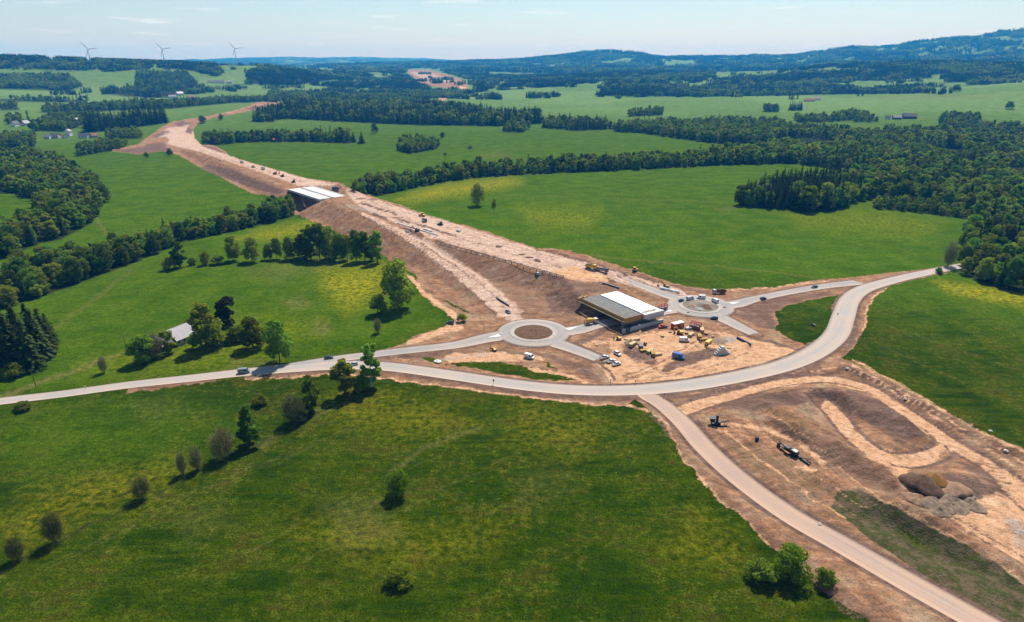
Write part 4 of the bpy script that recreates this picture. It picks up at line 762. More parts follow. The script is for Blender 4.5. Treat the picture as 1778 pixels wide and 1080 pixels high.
# ------------------------------------------------------------------ air
def build_haze():
    m, n, l = nodes_of('haze_air'); o = n.new('ShaderNodeOutputMaterial'); v = n.new('ShaderNodeVolumePrincipled')
    v.inputs['Density'].default_value = HAZE_DENSITY; v.inputs['Color'].default_value = (0.04, 0.41, 1.0, 1); v.inputs['Absorption Color'].default_value = (0.66, 0.66, 0.66, 1); v.inputs['Anisotropy'].default_value = 0.1
    l.new(v.outputs[0], o.inputs['Volume'])
    b = MB().box(-27500, 27500, -3000, 27500, -90, 640)
    h = b.build('haze', m); return tag(h, 'thin blue summer haze over the whole valley', kind='stuff')
build_haze()

# ------------------------------------------------------------------ trees
M_LEAF = leaf_mat('broadleaf_foliage', (0.052, 0.100, 0.007), (0.205, 0.290, 0.030), 0.47, 0.045)
M_LEAF_L = leaf_mat('young_leaf_foliage', (0.085, 0.130, 0.006), (0.22, 0.29, 0.014), 0.55, 0.03, (0.95, 1.15))
M_NEEDLE = leaf_mat('spruce_needles', (0.020, 0.031, 0.009), (0.050, 0.070, 0.019), 0.2, 0.02)
M_COPPER = leaf_mat('dark_russet_foliage', (0.018, 0.017, 0.009), (0.040, 0.034, 0.016), 0.2, 0.02)
M_TWIG = leaf_mat('bare_twigs', (0.075, 0.078, 0.024), (0.165, 0.160, 0.055), 0.15, 0.03)
M_BUD = leaf_mat('budding_twigs', (0.085, 0.095, 0.035), (0.19, 0.20, 0.085), 0.25, 0.03)
M_BARK = paint('tree_bark', (0.075, 0.055, 0.040), 0.95, 0, 0.3, 2.0, 0.1)
M_BIRCH = paint('pale_birch_bark', (0.42, 0.40, 0.37), 0.9, 0, 0.4, 3.0, 0.1)

def leaf_faces(c, nrm, size, rng):
    n = len(c); r = rng.normal(size=(n, 3)); nn = nrm / (np.linalg.norm(nrm, axis=1)[:, None] + 1e-9)
    a = np.cross(nn, r); a /= np.linalg.norm(a, axis=1)[:, None] + 1e-9; b = np.cross(nn, a)
    a = a * size[:, None]; b = b * (size * rng.uniform(0.55, 1.0, n))[:, None]
    v = np.stack([c - a - b * .6, c + a * .7 - b, c + a + b * .6, c - a * .7 + b], 1).reshape(-1, 3)
    return v, np.arange(4 * n).reshape(-1, 4)
def crown_np(rng, h, rad, base, nl, nleaf, size, shape='round', spread=0.78, lob=(0.2, 0.36)):
    """leaf-sized faces on the shells of many uneven lobes"""
    lobes = []
    for k in range(nl):
        t = rng.uniform(0, 1) ** 0.85
        z = base + (h - base) * (0.08 + 0.86 * t)
        if shape == 'round': env = math.sqrt(max(0.06, 1 - (2 * t - 0.75) ** 2 / 1.75))
        elif shape == 'cone': env = max(0.12, 1.0 - 0.92 * t) * (0.75 + 0.5 * min(1, t * 5))
        else: env = 0.55 + 0.55 * math.sin(min(math.pi, (t + 0.12) * 2.6))
        a = rng.uniform(0, 2 * math.pi); rr = rad * env * spread * math.sqrt(rng.uniform(0.05, 1))
        lr = rad * rng.uniform(*lob) * (0.6 + 0.4 * env)
        lobes.append((rr * math.cos(a), rr * math.sin(a), z, lr))
    L = np.array(lobes); w = L[:, 3] ** 2; idx = rng.choice(nl, nleaf, p=w / w.sum())
    d = rng.normal(size=(nleaf, 3)); d /= np.linalg.norm(d, axis=1)[:, None]
    c = L[idx, :3] + d * (L[idx, 3] * rng.uniform(0.72, 1.1, nleaf))[:, None] * np.array([1, 1, 0.85])
    c += rng.normal(size=c.shape) * 0.10
    keep = np.ones(nleaf, bool)
    for k in range(nl):
        keep &= ~((np.linalg.norm(c - L[k, :3], axis=1) < L[k, 3] * 0.62) & (idx != k))
    c, d = c[keep], d[keep]
    return leaf_faces(c, d + rng.normal(size=d.shape) * 0.55, size * rng.uniform(0.6, 1.25, len(c)), rng)
def spruce_np(rng, h, rad, layers, per, size):
    cs, ns = [], []
    for k in range(layers):
        t = (k + 0.5) / layers; z = h * (0.05 + 0.95 * t); R = rad * (1 - t) ** 0.85 * rng.uniform(0.85, 1.12) + 0.12
        nb = max(4, int(per * (1 - t * 0.7))); a0 = rng.uniform(0, 7)
        for b in range(nb):
            a = a0 + 2 * math.pi * b / nb + rng.normal() * 0.15; L = R * rng.uniform(0.75, 1.12)
            m = max(2, int(L / (size * 0.85)))
            for j in range(m):
                f = (j + 0.6) / m; cs.append((L * f * math.cos(a), L * f * math.sin(a), z - 0.32 * L * f * f + rng.normal() * 0.05)); ns.append((0.35 * math.cos(a) + rng.normal() * .35, 0.35 * math.sin(a) + rng.normal() * .35, 1.0))
    c = np.array(cs); return leaf_faces(c, np.array(ns), size * rng.uniform(0.65, 1.15, len(c)), rng)
def trunk_mb(rng, h, base, rad, r0, limbs=6):
    m = MB(); p = Vector((0, 0, -0.6)); n = 5; top = base + (h - base) * 0.62
    for i in range(n):
        q = Vector((rng.normal() * 0.12, rng.normal() * 0.12, (i + 1) / n * top)); m.tube(p, q, r0 * (1 - i / n * 0.8), r0 * (1 - (i + 1) / n * 0.8) + 0.02, 6, False); p = q
    for k in range(limbs):
        z = base * 0.8 + (top - base * 0.8) * rng.uniform(0.05, 0.85); a = rng.uniform(0, 2 * math.pi); L = rad * rng.uniform(0.45, 0.8)
        m.tube((0, 0, z), (L * math.cos(a), L * math.sin(a), z + L * rng.uniform(0.5, 1.0)), r0 * 0.38, 0.03, 4, False)
    return m
def twig_np(rng, h, rad, n):
    """a bare bushy crown: fans of thin twigs"""
    vs, fs = [], []
    for k in range(n):
        a = rng.uniform(0, 2 * math.pi); e = rng.uniform(-0.85, 1.0)
        t0 = rng.uniform(0.25, 0.8); q_ = math.sqrt(max(0, 1 - e * e)) * rng.uniform(.75, 1.05); top = np.array([rad * math.cos(a) * q_, rad * math.sin(a) * q_, h * (0.52 + 0.48 * e * rng.uniform(.9, 1.02))])
        st = np.array([rng.normal() * .06 * rad, rng.normal() * .06 * rad, h * rng.uniform(0.0, 0.25)]); p = st + (top - st) * t0; p += rng.normal(size=3) * 0.10 * rad * t0
        s = rng.normal(size=3); s[2] *= .3; s /= np.linalg.norm(s); w = 0.05 + 0.05 * (1 - t0)
        i = len(vs); vs += [p - s * w, p + s * w, top + s * 0.02, top - s * 0.02]; fs.append((i, i + 1, i + 2, i + 3))
        for j in range(3):
            f = rng.uniform(0.35, 1.0); b = p + (top - p) * f; d = rng.normal(size=3) * 0.2 * rad + (top - p) * 0.16; i = len(vs); vs += [b - s * .035, b + s * .035, b + d + s * .02, b + d - s * .02]; fs.append((i, i + 1, i + 2, i + 3))
    return np.array(vs), np.array(fs)
def merge_np(parts):
    vs, fs, k = [], [], 0
    for v, f in parts: vs.append(v); fs.append(np.asarray(f) + k); k += len(v)
    return np.vstack(vs), np.vstack(fs)

class Proto:                     # crown + trunk meshes of one tree, 1 unit = 1 m at natural height h
    def __init__(s, crown, trunk, h, r): s.crown, s.trunk, s.h, s.r = crown, trunk, h, r
def proto_broad(seed, h=13, rad=4.3, nl=48, nleaf=5200, size=0.27, mat=None, bark=None, shape='round', base=None):
    rng = np.random.default_rng(seed); base = h * 0.05 if base is None else base
    v, f = crown_np(rng, h, rad, base, nl, nleaf, size, shape)
    v *= np.array([1, 1, h / max(v[:, 2].max(), 1)])
    return Proto(mesh_np('crown', v, f, mat or M_LEAF), trunk_mb(rng, h, base, rad, h * 0.017).mesh('trunk', bark or M_BARK), h, rad)
def proto_spruce(seed, h=18, rad=3.4, layers=26, per=13, size=0.42):
    rng = np.random.default_rng(seed); v, f = spruce_np(rng, h, rad, layers, per, size)
    return Proto(mesh_np('crown', v, f, M_NEEDLE), MB().tube((0, 0, -0.6), (0, 0, h * 0.93), h * 0.016, 0.03, 6, False).mesh('trunk', M_BARK), h, rad)
def proto_bare(seed, h=8, rad=3.4, n=420, mat=None):
    rng = np.random.default_rng(seed); v, f = twig_np(rng, h, rad, n)
    k_ = 1400 if mat is M_BUD else 500
    c = v[rng.choice(len(v), k_)] + rng.normal(size=(k_, 3)) * .15; v, f = merge_np([(v, f), leaf_faces(c, rng.normal(size=c.shape), np.full(k_, 0.11), rng)])
    m = MB()
    for k in range(6):
        a = rng.uniform(0, 7); m.tube((0.15 * math.cos(a), 0.15 * math.sin(a), -0.5), (rad * .4 * math.cos(a), rad * .4 * math.sin(a), h * rng.uniform(.5, .7)), 0.11, 0.03, 5, False)
    return Proto(mesh_np('crown', v, f, mat or M_TWIG), m.mesh('trunk', M_BARK), h, rad)

P_BROAD = [proto_broad(100 + i, 13, 4.3 + 0.3 * (i % 3), 42 + 4 * i) for i in range(6)]
P_TALL = [proto_broad(120 + i, 15, 3.1, 40, 4200, 0.26, None, M_BIRCH if i == 0 else None, 'tall') for i in range(3)]
P_POPLAR = proto_broad(131, 14, 2.8, 44, 4200, 0.25, None, None, 'cone')
P_LIGHT = [proto_broad(140 + i, 7, 3.2, 46, 5200, 0.15, M_LEAF_L, None, 'round', 0.1) for i in range(2)]
P_BUSH = [proto_broad(150 + i, 4, 2.4, 34, 3200, 0.15, None, None, 'round', 0.0) for i in range(3)]
P_DARK = proto_broad(160, 12, 3.4, 40, 4200, 0.26, M_COPPER, None, 'tall')
P_SPRUCE = [proto_spruce(170 + i, 18, 3.3 + 0.3 * (i % 2)) for i in range(4)]
P_BARE = [proto_bare(180 + i, 8, 3.2 + 0.5 * (i % 2), 420) for i in range(3)]
P_BARE_TALL = proto_bare(185, 9, 1.9, 300)
P_BUD = proto_bare(186, 9, 3.2, 420, M_BUD)

def plant(name, pr, loc, h, width, label, cat, group=None, rz=None):
    s = h / pr.h; w = width / (2 * pr.r) if width else s
    o = link(name, None, None, loc, (0, 0, random.uniform(0, 6.28) if rz is None else rz)); o.empty_display_size = 0.5
    o.scale = (w, w, s); tag(o, label, cat, group)
    link('trunk', pr.trunk, o); link('crown', pr.crown, o); return o
def px_height(loc, npx):
    x0, y0 = project(loc.x, loc.y, loc.z); x1, y1 = project(loc.x, loc.y, loc.z + 10); return npx * 10 / max(1e-6, float(y0 - y1))
def px_width(loc, npx): return npx * float(loc.y * CP - (loc.z - CAMZ) * SP) / FPX
N_BROAD = N_CONI = 0
SINGLES = [ # name, prototype, column, row of the base, height px, width px, label
 ('bare_shrub', P_BARE[0], 31, 972, 42, 34, 'small leafless shrub nearest the bottom left corner of the meadow'),
 ('bare_shrub', P_BARE[1], 97, 942, 56, 40, 'tall leafless shrub second from the left along the meadow ditch'),
 ('bare_shrub', P_BARE[2], 247, 866, 42, 36, 'rounded leafless shrub standing alone halfway along the meadow ditch'),
 ('bare_shrub', P_BARE_TALL, 318, 824, 44, 20, 'slim leafless tree, left one of a thin pair on the ditch'),
 ('bare_shrub', P_BARE_TALL, 343, 816, 45, 26, 'slim leafless tree, right one of a thin pair on the ditch'),
 ('bare_shrub', P_BARE[0], 388, 796, 56, 50, 'wide grey leafless shrub just left of the leafy cone tree'),
 ('leafy_tree', P_POPLAR, 435, 772, 68, 44, 'bright green cone shaped tree between two leafless shrubs'),
 ('bare_shrub', P_BUD, 512, 734, 52, 48, 'broad half bare tree with thin grey green leaves beside a darker tree'),
 ('leafy_tree', P_TALL[1], 542, 714, 60, 30, 'slender dark leafy tree right of the half bare broad tree'),
 ('shrub', P_BUSH[0], 452, 703, 20, 26, 'little green bush in the meadow below the grey van'),
 ('leafy_tree', P_TALL[2], 600, 686, 62, 42, 'dense leafy tree against the near side of the main road'),
 ('shrub', P_BUSH[1], 628, 680, 30, 34, 'dark bush between the dense tree and the birch by the road'),
 ('birch_tree', P_TALL[0], 646, 672, 76, 34, 'airy birch with pale trunk beside the main road'),
 ('shrub', P_LIGHT[0], 691, 860, 46, 42, 'round light green bush alone in the front meadow'),
 ('shrub', P_LIGHT[1], 694, 1010, 26, 54, 'light green bush at the lower edge of the front meadow'),
 ('shrub', P_LIGHT[1], 1372, 1004, 52, 66, 'bright yellow green bush at the foot of the haul road'),
 ('shrub', P_BUSH[2], 1322, 1006, 30, 52, 'dark green bush left of the bright yellow green bush'),
 ('shrub', P_BUSH[0], 1432, 1012, 26, 34, 'low green bush right of the bright yellow green bush'),
 ('shrub', P_BUSH[1], 41, 711, 14, 32, 'low round bush under the main road at the far left'),
 ('bare_shrub', P_BUD, 181, 647, 32, 18, 'thin half bare tree above the main road left of the farmhouse'),
 ('shrub', P_BUSH[0], 25, 655, 26, 34, 'small bush at the foot of the dark spruces'),
 ('leafy_tree', P_BROAD[0], 249, 630, 48, 50, 'round tree at the left end of the farmhouse garden'),
 ('blossom_tree', P_BUD, 266, 622, 44, 40, 'pale flowering tree in front of the farmhouse gable'),
 ('leafy_tree', P_TALL[1], 294, 614, 40, 26, 'dark narrow tree right in front of the farmhouse roof'),
 ('leafy_tree', P_TALL[2], 358, 606, 80, 44, 'tallest tree at the right end of the farmhouse'),
 ('shrub', P_BUSH[2], 376, 600, 46, 50, 'bushy growth right of the tallest farmhouse tree'),
 ('shrub', P_BUSH[1], 340, 604, 26, 26, 'bush against the farmhouse wall'),
 ('dark_tree', P_DARK, 397, 578, 62, 36, 'dark russet tree behind the farmhouse garden'),
 ('shrub', P_BUSH[0], 412, 592, 28, 40, 'light bush below the dark russet tree'),
 ('leafy_tree', P_BROAD[1], 440, 604, 54, 50, 'round tree left neighbour of the big tree by the yellow banner'),
 ('leafy_tree', P_BROAD[2], 486, 630, 76, 54, 'big round tree above the yellow roadside banner'),
 ('leafy_tree', P_TALL[1], 312, 464, 46, 26, 'slim tree standing apart left of the tree row'),
 ('shrub', P_BUSH[1], 296, 467, 22, 30, 'bush at the foot of the slim tree left of the row'),
 ('shrub', P_BUSH[2], 335, 460, 14, 16, 'tiny bush between the slim tree and the flowering bush'),
 ('shrub', P_LIGHT[0], 357, 460, 26, 20, 'flowering bush at the left end of the tree row'),
 ('leafy_tree', P_BROAD[3], 692, 536, 86, 62, 'big dense tree standing alone beside the embankment'),
 ('leafy_tree', P_BROAD[4], 656, 546, 36, 34, 'smaller tree at the foot of the big dense tree'),
 ('bare_shrub', P_BUD, 656, 578, 28, 16, 'thin half bare sapling below the big dense tree'),
 ('shrub', P_BUSH[1], 802, 558, 14, 20, 'dusty dark bush beside the parked dark car'),
 ('leafy_tree', P_BROAD[5], 830, 357, 40, 26, 'round tree alone in the big right-hand meadow'),
 ('shrub', P_BUSH[0], 858, 360, 16, 9, 'small sapling right of the lone meadow tree'),
 ('bare_shrub', P_BUD, 1646, 462, 46, 26, 'thin tree above the road at the wood edge on the right'),
 ('shrub', P_BUSH[2], 1630, 474, 10, 14, 'small bush under the thin tree by the right-hand road'),
 ('leafy_tree', P_BROAD[0], 651, 232, 18, 14, 'lone round tree high in the far green field'),
 ('spruce_tree', P_SPRUCE[0], 628, 249, 20, 15, 'dark conifer at the right end of the far tree belt'),
 ('spruce_tree', P_SPRUCE[1], 614, 247, 18, 14, 'dark conifer next to the end of the far tree belt'),
 ('leafy_tree', P_BROAD[2], 768, 240, 11, 10, 'tiny tree right of the far oval copse'),
 ('leafy_tree', P_BROAD[1], 295, 269, 12, 12, 'round bush tree beside the far motorway bend'),
 ('leafy_tree', P_BROAD[4], 255, 274, 11, 10, 'round tree on the far field track left of the motorway'),
 ('leafy_tree', P_BROAD[5], 352, 214, 14, 14, 'dark tree right at the edge of the far earthworks'),
 ('leafy_tree', P_BROAD[3], 384, 208, 11, 9, 'small tree along the farthest stretch of the motorway'),
 ('shrub', P_BUSH[0], 816, 258, 5, 9, 'tiny dark bush in the middle of the far green field'), ('shrub', P_BUSH[1], 773, 270, 6, 7, 'tiny dark bush low in the far green field below the oval copse'),
 ('leafy_tree', P_POPLAR, 51, 215, 24, 7, 'pointed poplar beside the left village houses'),
 ('leafy_tree', P_BROAD[3], 1660, 159, 13, 16, 'lone tree on the sloping field at the far right'),
 ('leafy_tree', P_BROAD[2], 1752, 189, 14, 16, 'lone tree low on the sloping field at the far right')]
for nm, pr, cx, cy, hp, wp, lab in SINGLES:
    g = ground(cx, cy); plant(nm, pr, g, px_height(g, hp * (0.92 if 'bare' in nm else 1.0)), px_width(g, wp * (0.85 if 'bare' in nm else 1.0 if cy < 640 else 1.1)), lab, 'conifer' if 'spruce' in nm else ('shrub' if 'shrub' in nm else 'tree'))
ORD = ['first', 'second', 'third', 'fourth', 'fifth', 'sixth', 'seventh', 'eighth', 'ninth', 'tenth', 'eleventh', 'twelfth', 'thirteenth', 'fourteenth', 'fifteenth', 'sixteenth', 'seventeenth', 'eighteenth']
for i, (cx, cy, hp, wp) in enumerate(sorted([(8, 628, 80, 30), (28, 640, 92, 32), (46, 632, 98, 32), (64, 618, 90, 32), (80, 606, 70, 28), (-6, 645, 76, 30), (88, 596, 52, 20), (36, 612, 86, 30), (18, 620, 90, 30), (56, 640, 84, 32), (72, 622, 84, 30), (0, 610, 80, 30)])):
    g = ground(cx, cy); plant('spruce_tree', P_SPRUCE[i % 4], g, px_height(g, hp), px_width(g, wp * 1.7), f'dark spruce, {ORD[i]} from the left in the tight clump at the left edge', 'conifer', 'spruces in the left edge clump'); N_CONI += 1
for i, (cx, cy, hp, wp) in enumerate(sorted([(378, 459, 14, 24), (405, 453, 44, 26), (438, 455, 44, 30), (466, 451, 28, 16), (481, 450, 38, 20), (505, 451, 40, 24), (523, 449, 44, 24), (540, 451, 60, 32), (556, 452, 64, 34), (572, 452, 60, 32), (590, 453, 48, 26), (604, 451, 44, 20), (620, 454, 56, 26), (634, 453, 52, 24), (655, 456, 56, 26), (645, 452, 40, 22), (530, 447, 36, 26), (580, 447, 50, 28)])):
    g = ground(cx, cy); plant('leafy_tree', (P_BROAD + P_TALL)[i % 9], g, px_height(g, hp), px_width(g, wp * 1.1), f'leafy tree, {ORD[i]} from the left in the row across the left meadow', 'tree', 'trees of the row across the left meadow'); N_BROAD += 1

# woods: scatter by outline; the 300 of each kind that show largest are trees of their own, the rest one mass
def scatter(dmin, dmax, sp, seed):
    rng = np.random.default_rng(seed); amax = math.radians(46); pts = []
    n = int(amax * (dmax ** 2 - dmin ** 2) / sp ** 2)
    d = np.sqrt(rng.uniform(dmin ** 2, dmax ** 2, n)); a = rng.uniform(-amax, amax, n); return d * np.sin(a), d * np.cos(a)
def thin(x, y, sp):
    """drop points closer than sp (grid hash)"""
    keep = {}; out = []
    for i in range(len(x)):
        k = (int(x[i] // sp), int(y[i] // sp))
        if any((x[i] - x[j]) ** 2 + (y[i] - y[j]) ** 2 < sp * sp for dx in (-1, 0, 1) for dy in (-1, 0, 1) for j in keep.get((k[0] + dx, k[1] + dy), ())): continue
        keep.setdefault(k, []).append(i); out.append(i)
    return np.array(out, int)
TREES = []      # x, y, z, height, conifer, forest index
rngf = np.random.default_rng(5)
for fi, (poly, cf, hgt, sp) in enumerate(FOREST):
    p = np.asarray(poly, float)
    if p[:, 1].max() < 170: continue
    W_ = []
    for q in p: g = flat(q[0], max(q[1], 165)); W_.append(g)
    W_ = np.array(W_); x0, x1, y0, y1 = W_[:, 0].min() - 60, W_[:, 0].max() + 60, W_[:, 1].min() * 0.9, W_[:, 1].max() * 1.15
    gx_ = np.arange(x0, x1, sp); gy_ = np.arange(y0, y1, sp); XX, YY = np.meshgrid(gx_, gy_, indexing='ij')
    x = (XX + rngf.uniform(-.42, .42, XX.shape) * sp).ravel(); y = (YY + rngf.uniform(-.42, .42, XX.shape) * sp).ravel()
    z = H(x, y); px, py = project(x, y, z); m = in_poly(poly, px, py) & (px > -170) & (px < 1950)
    if fi == 3: m &= ~in_poly([(1738, 292), (1800, 288), (1850, 310), (1778, 316), (1745, 304)], px, py) & ~in_poly(FOREST[4][0], px, py) & ~in_poly(FOREST[5][0], px, py) & ~in_poly(FOREST[6][0], px, py)
    if fi in (3, 7): m &= ~in_poly([(1340, 242), (1395, 238), (1445, 243), (1455, 260), (1400, 264), (1350, 260)], px, py) & ~in_poly([(1590, 262), (1660, 258), (1700, 268), (1640, 276)], px, py)
    x, y, z = x[m], y[m], z[m]
    con = rngf.uniform(size=len(x)) < np.where(fbm(x, y, 60, 2, 8) > 0.5, cf * 1.5, cf * 0.5) if 0.1 < cf < 0.9 else rngf.uniform(size=len(x)) < cf
    hh = hgt * (0.72 + 0.5 * fbm(x, y, 45, 2, 18)) * rngf.uniform(0.68, 1.3, len(x)) * np.where(con, 1.15, 1.0)
    for t in zip(x, y, z, hh, con): TREES.append((*t, fi))
WOODNAME = {0: ('the wooded stream belt below the left fields', 'trees of the wooded stream belt'), 1: ('the wood at the upper left', 'trees of the upper left wood'), 2: ('the belt between the right meadows', 'trees of the long belt'), 3: ('the big mixed wood on the right', 'trees of the big right-hand wood'),
 4: ('the dark copse in the meadow', 'trees of the dark copse'), 5: ('the copse end in the right meadow', 'trees of the copse end'), 6: ('the low thicket along the right wood', 'saplings of the low thicket')}
TREES.sort(key=lambda t: -t[3] / math.hypot(t[0], t[1]))
REST_B, REST_C = [], []
for (x, y, z, hh, con, fi) in TREES:
    px, py = project(x, y, z)
    seen = -60 < px < 1840 and py < 1100
    kind_full = N_CONI >= 300 if con else N_BROAD >= 300
    if kind_full or not seen or fi not in WOODNAME:
        (REST_C if con else REST_B).append((x, y, z, hh)); continue
    where, grp = WOODNAME[fi]
    if con: N_CONI += 1; pr = P_SPRUCE[random.randrange(4)]
    else: N_BROAD += 1; pr = random.choice(P_BROAD + P_BROAD + P_TALL) if fi != 6 else P_LIGHT[random.randrange(2)]
    w = hh / pr.h * 2 * pr.r * random.uniform(0.92, 1.25)
    q = np.asarray(FOREST[fi][0]); lo, hi = max(q[:, 0].min(), 0), min(q[:, 0].max(), IW); seg = min(3, max(0, int(4 * (float(px) - lo) / (hi - lo))))
    seg = ('at the left end', 'left of the middle', 'right of the middle', 'at the right end')[seg]; size = 'tall' if hh > FOREST[fi][2] else 'smaller'
    plant('spruce_tree' if con else 'leafy_tree', pr, (x, y, z - 0.2), hh, w, f"{size} {'dark spruce' if con else 'leafy tree'} {seg} of {where}", 'conifer' if con else 'tree', f"{size} {'spruce ' if con else ''}{grp} {seg}")
print('trees', len(TREES), N_BROAD, N_CONI, len(REST_B), len(REST_C))

# the rest of the woods as masses
def proto_coll(name, meshes):
    c = bpy.data.collections.new(name)
    for i, me in enumerate(meshes): o = bpy.data.objects.new(name, me); c.objects.link(o)
    return c
def wood_mass(name, pts, coll, nvar, label, hnat, wjit=(0.9, 1.25)):
    n = len(pts); rng = np.random.default_rng(77); P_ = np.array(pts, np.float32)
    me = bpy.data.meshes.new(name); me.vertices.add(n); me.vertices.foreach_set('co', P_[:, :3].ravel())
    s = P_[:, 3] / hnat; w = s * rng.uniform(*wjit, n)
    a = me.attributes.new('tree_size', 'FLOAT_VECTOR', 'POINT'); a.data.foreach_set('vector', np.stack([w, w, s], 1).astype(np.float32).ravel())
    a = me.attributes.new('tree_turn', 'FLOAT_VECTOR', 'POINT'); a.data.foreach_set('vector', np.stack([rng.normal(size=n) * .03, rng.normal(size=n) * .03, rng.uniform(0, 6.28, n)], 1).astype(np.float32).ravel())
    a = me.attributes.new('tree_pick', 'INT', 'POINT'); a.data.foreach_set('value', rng.integers(0, nvar, n).astype(np.int32))
    o = link(name, me); tag(o, label, kind='stuff')
    g = bpy.data.node_groups.new(name, 'GeometryNodeTree'); g.interface.new_socket('Geometry', in_out='INPUT', socket_type='NodeSocketGeometry'); g.interface.new_socket('Geometry', in_out='OUTPUT', socket_type='NodeSocketGeometry')
    gi, go = g.nodes.new('NodeGroupInput'), g.nodes.new('NodeGroupOutput'); ins = g.nodes.new('GeometryNodeInstanceOnPoints'); ci = g.nodes.new('GeometryNodeCollectionInfo')
    ci.inputs['Collection'].default_value = coll; ci.inputs['Separate Children'].default_value = True; ci.inputs['Reset Children'].default_value = True
    def attr(nm, ty):
        k = g.nodes.new('GeometryNodeInputNamedAttribute'); k.data_type = ty; k.inputs['Name'].default_value = nm; return k.outputs[0]
    g.links.new(gi.outputs[0], ins.inputs['Points']); g.links.new(ci.outputs[0], ins.inputs['Instance']); ins.inputs['Pick Instance'].default_value = True
    g.links.new(attr('tree_pick', 'INT'), ins.inputs['Instance Index']); g.links.new(attr('tree_turn', 'FLOAT_VECTOR'), ins.inputs['Rotation']); g.links.new(attr('tree_size', 'FLOAT_VECTOR'), ins.inputs['Scale'])
    g.links.new(ins.outputs[0], go.inputs[0]); md = o.modifiers.new('trees', 'NODES'); md.node_group = g
    return o
mid_b = []
for i in range(6):
    rng = np.random.default_rng(300 + i); v, f = crown_np(rng, 13, 4.4, 0.4, 24, 1100, 0.5, 'round' if i < 4 else 'tall'); mid_b.append(mesh_np('tree_mass', v, f, M_LEAF))
mid_c = []
for i in range(3):
    rng = np.random.default_rng(320 + i); v, f = spruce_np(rng, 18, 3.3, 14, 9, 0.8); mid_c.append(mesh_np('tree_mass', v, f, M_NEEDLE))
wood_mass('woodland', REST_B, proto_coll('broadleaf_mass', mid_b), 6, 'broadleaf woodland filling the middle distance', 13)
wood_mass('conifer_woodland', REST_C, proto_coll('conifer_mass', mid_c), 3, 'dark conifer woodland in the middle distance', 18)
# far woods: groves a few pixels high
def grove(seed, conif):
    rng = np.random.default_rng(seed); parts = []
    for k in range(8):
        ox, oy = rng.uniform(-11, 11, 2); h = rng.uniform(11, 17)
        if rng.uniform() < conif: v, f = spruce_np(rng, h * 1.15, 3.4, 7, 6, 1.5)
        else: v, f = crown_np(rng, h, 4.8, 1.0, 10, 150, 1.3, lob=(.28, .46))
        parts.append((v + np.array([ox, oy, 0]), f))
    return merge_np(parts)
far_b = [mesh_np('grove', *grove(400 + i, 0.1), M_LEAF) for i in range(4)]; far_c = [mesh_np('grove', *grove(410 + i, 0.9), M_NEEDLE) for i in range(4)]
FB, FC = [], []
for dmin, dmax, sp, scl in ((2250, 5300, 21, 1.0), (5000, 9200, 42, 1.9)):
    x, y = scatter(dmin, dmax, sp, 900 + dmin)
    d = np.hypot(x, y); z = H(x, y); px, py = project(x, y, z); m = (px > -120) & (px < 1900)
    x, y, z, px, py, d = x[m], y[m], z[m], px[m], py[m], d[m]
    dens = far_wood(x, y, d, px, py)
    cf = np.full(len(x), 0.55)
    for poly, c_, hg, sp_ in FOREST:
        if max(q[1] for q in poly) < 170:
            k = in_poly(poly, px, py); dens = np.where(k, 1, dens); cf = np.where(k, c_, cf)
    # single trees and hedges out in the far fields
    dens = np.maximum(dens, 0.5 * smooth(0.66, 0.70, fbm(x, y, 120, 3, 66)) * (d < 4800))
    m = rngf.uniform(size=len(x)) < dens
    con = rngf.uniform(size=len(x)) < np.clip(cf + (fbm(x, y, 240, 3, 12) - 0.5) * 2.6, 0.02, 0.98)
    for xx, yy, zz, cc in zip(x[m], y[m], z[m], con[m]): (FC if cc else FB).append((xx, yy, zz - 0.5, 13 * scl * random.uniform(0.75, 1.15)))
print('groves', len(FB), len(FC))
wood_mass('distant_woodland', FB, proto_coll('broadleaf_grove', far_b), 4, 'distant broadleaf woods on the hills', 13)
wood_mass('distant_conifer_woodland', FC, proto_coll('conifer_grove', far_c), 4, 'distant dark conifer woods on the hills', 13)

# ------------------------------------------------------------------ bridges
M_CONC = paint('grey_concrete', (0.235, 0.23, 0.22), 0.9, 0, 0.18, 0.5, 0.25)
M_CONCD = paint('weathered_concrete', (0.20, 0.195, 0.185), 0.92, 0, 0.25, 0.5, 0.2)
M_WHITE = paint('fresh_white_screed', (0.66, 0.66, 0.65), 0.75, 0, 0.06, 0.2, 0.3)
M_PALEC = paint('pale_concrete_deck', (0.46, 0.45, 0.42), 0.85, 0, 0.08, 0.3, 0.3)
M_FORM = paint('yellow_formwork_board', (0.31, 0.175, 0.042), 0.8, 0, 0.35, 1.4, 0.25, 0.3)
M_FORM2 = paint('pale_formwork_timber', (0.44, 0.31, 0.15), 0.8, 0, 0.25, 1.4, 0.25, 0.2)
M_STEEL = paint('dark_steel', (0.09, 0.09, 0.095), 0.5, 0.6, 0.2, 2.0)
M_BLACK = paint('black_machine_paint', (0.013, 0.013, 0.014), 0.5, 0, 0.3, 2.0, 0.4)
M_TYRE = paint('tyre_rubber', (0.018, 0.018, 0.019), 0.9, 0, 0.2, 4.0, 0.2)
M_RIM = paint('wheel_rim', (0.35, 0.35, 0.36), 0.4, 0.7, 0.1, 4.0)
M_GLASS = paint('tinted_glass', (0.020, 0.026, 0.032), 0.08, 0, 0.05, 1.0, 0.7)
M_LAMP = paint('headlamp_lens', (0.75, 0.75, 0.72), 0.2, 0, 0.05, 1.0, 0.6)
M_TAIL = paint('tail_lamp_lens', (0.35, 0.015, 0.012), 0.3, 0, 0.05, 1.0, 0.5)
M_YEL = paint('machine_yellow', (0.62, 0.36, 0.03), 0.55, 0, 0.15, 1.5, 0.4, 0.35)
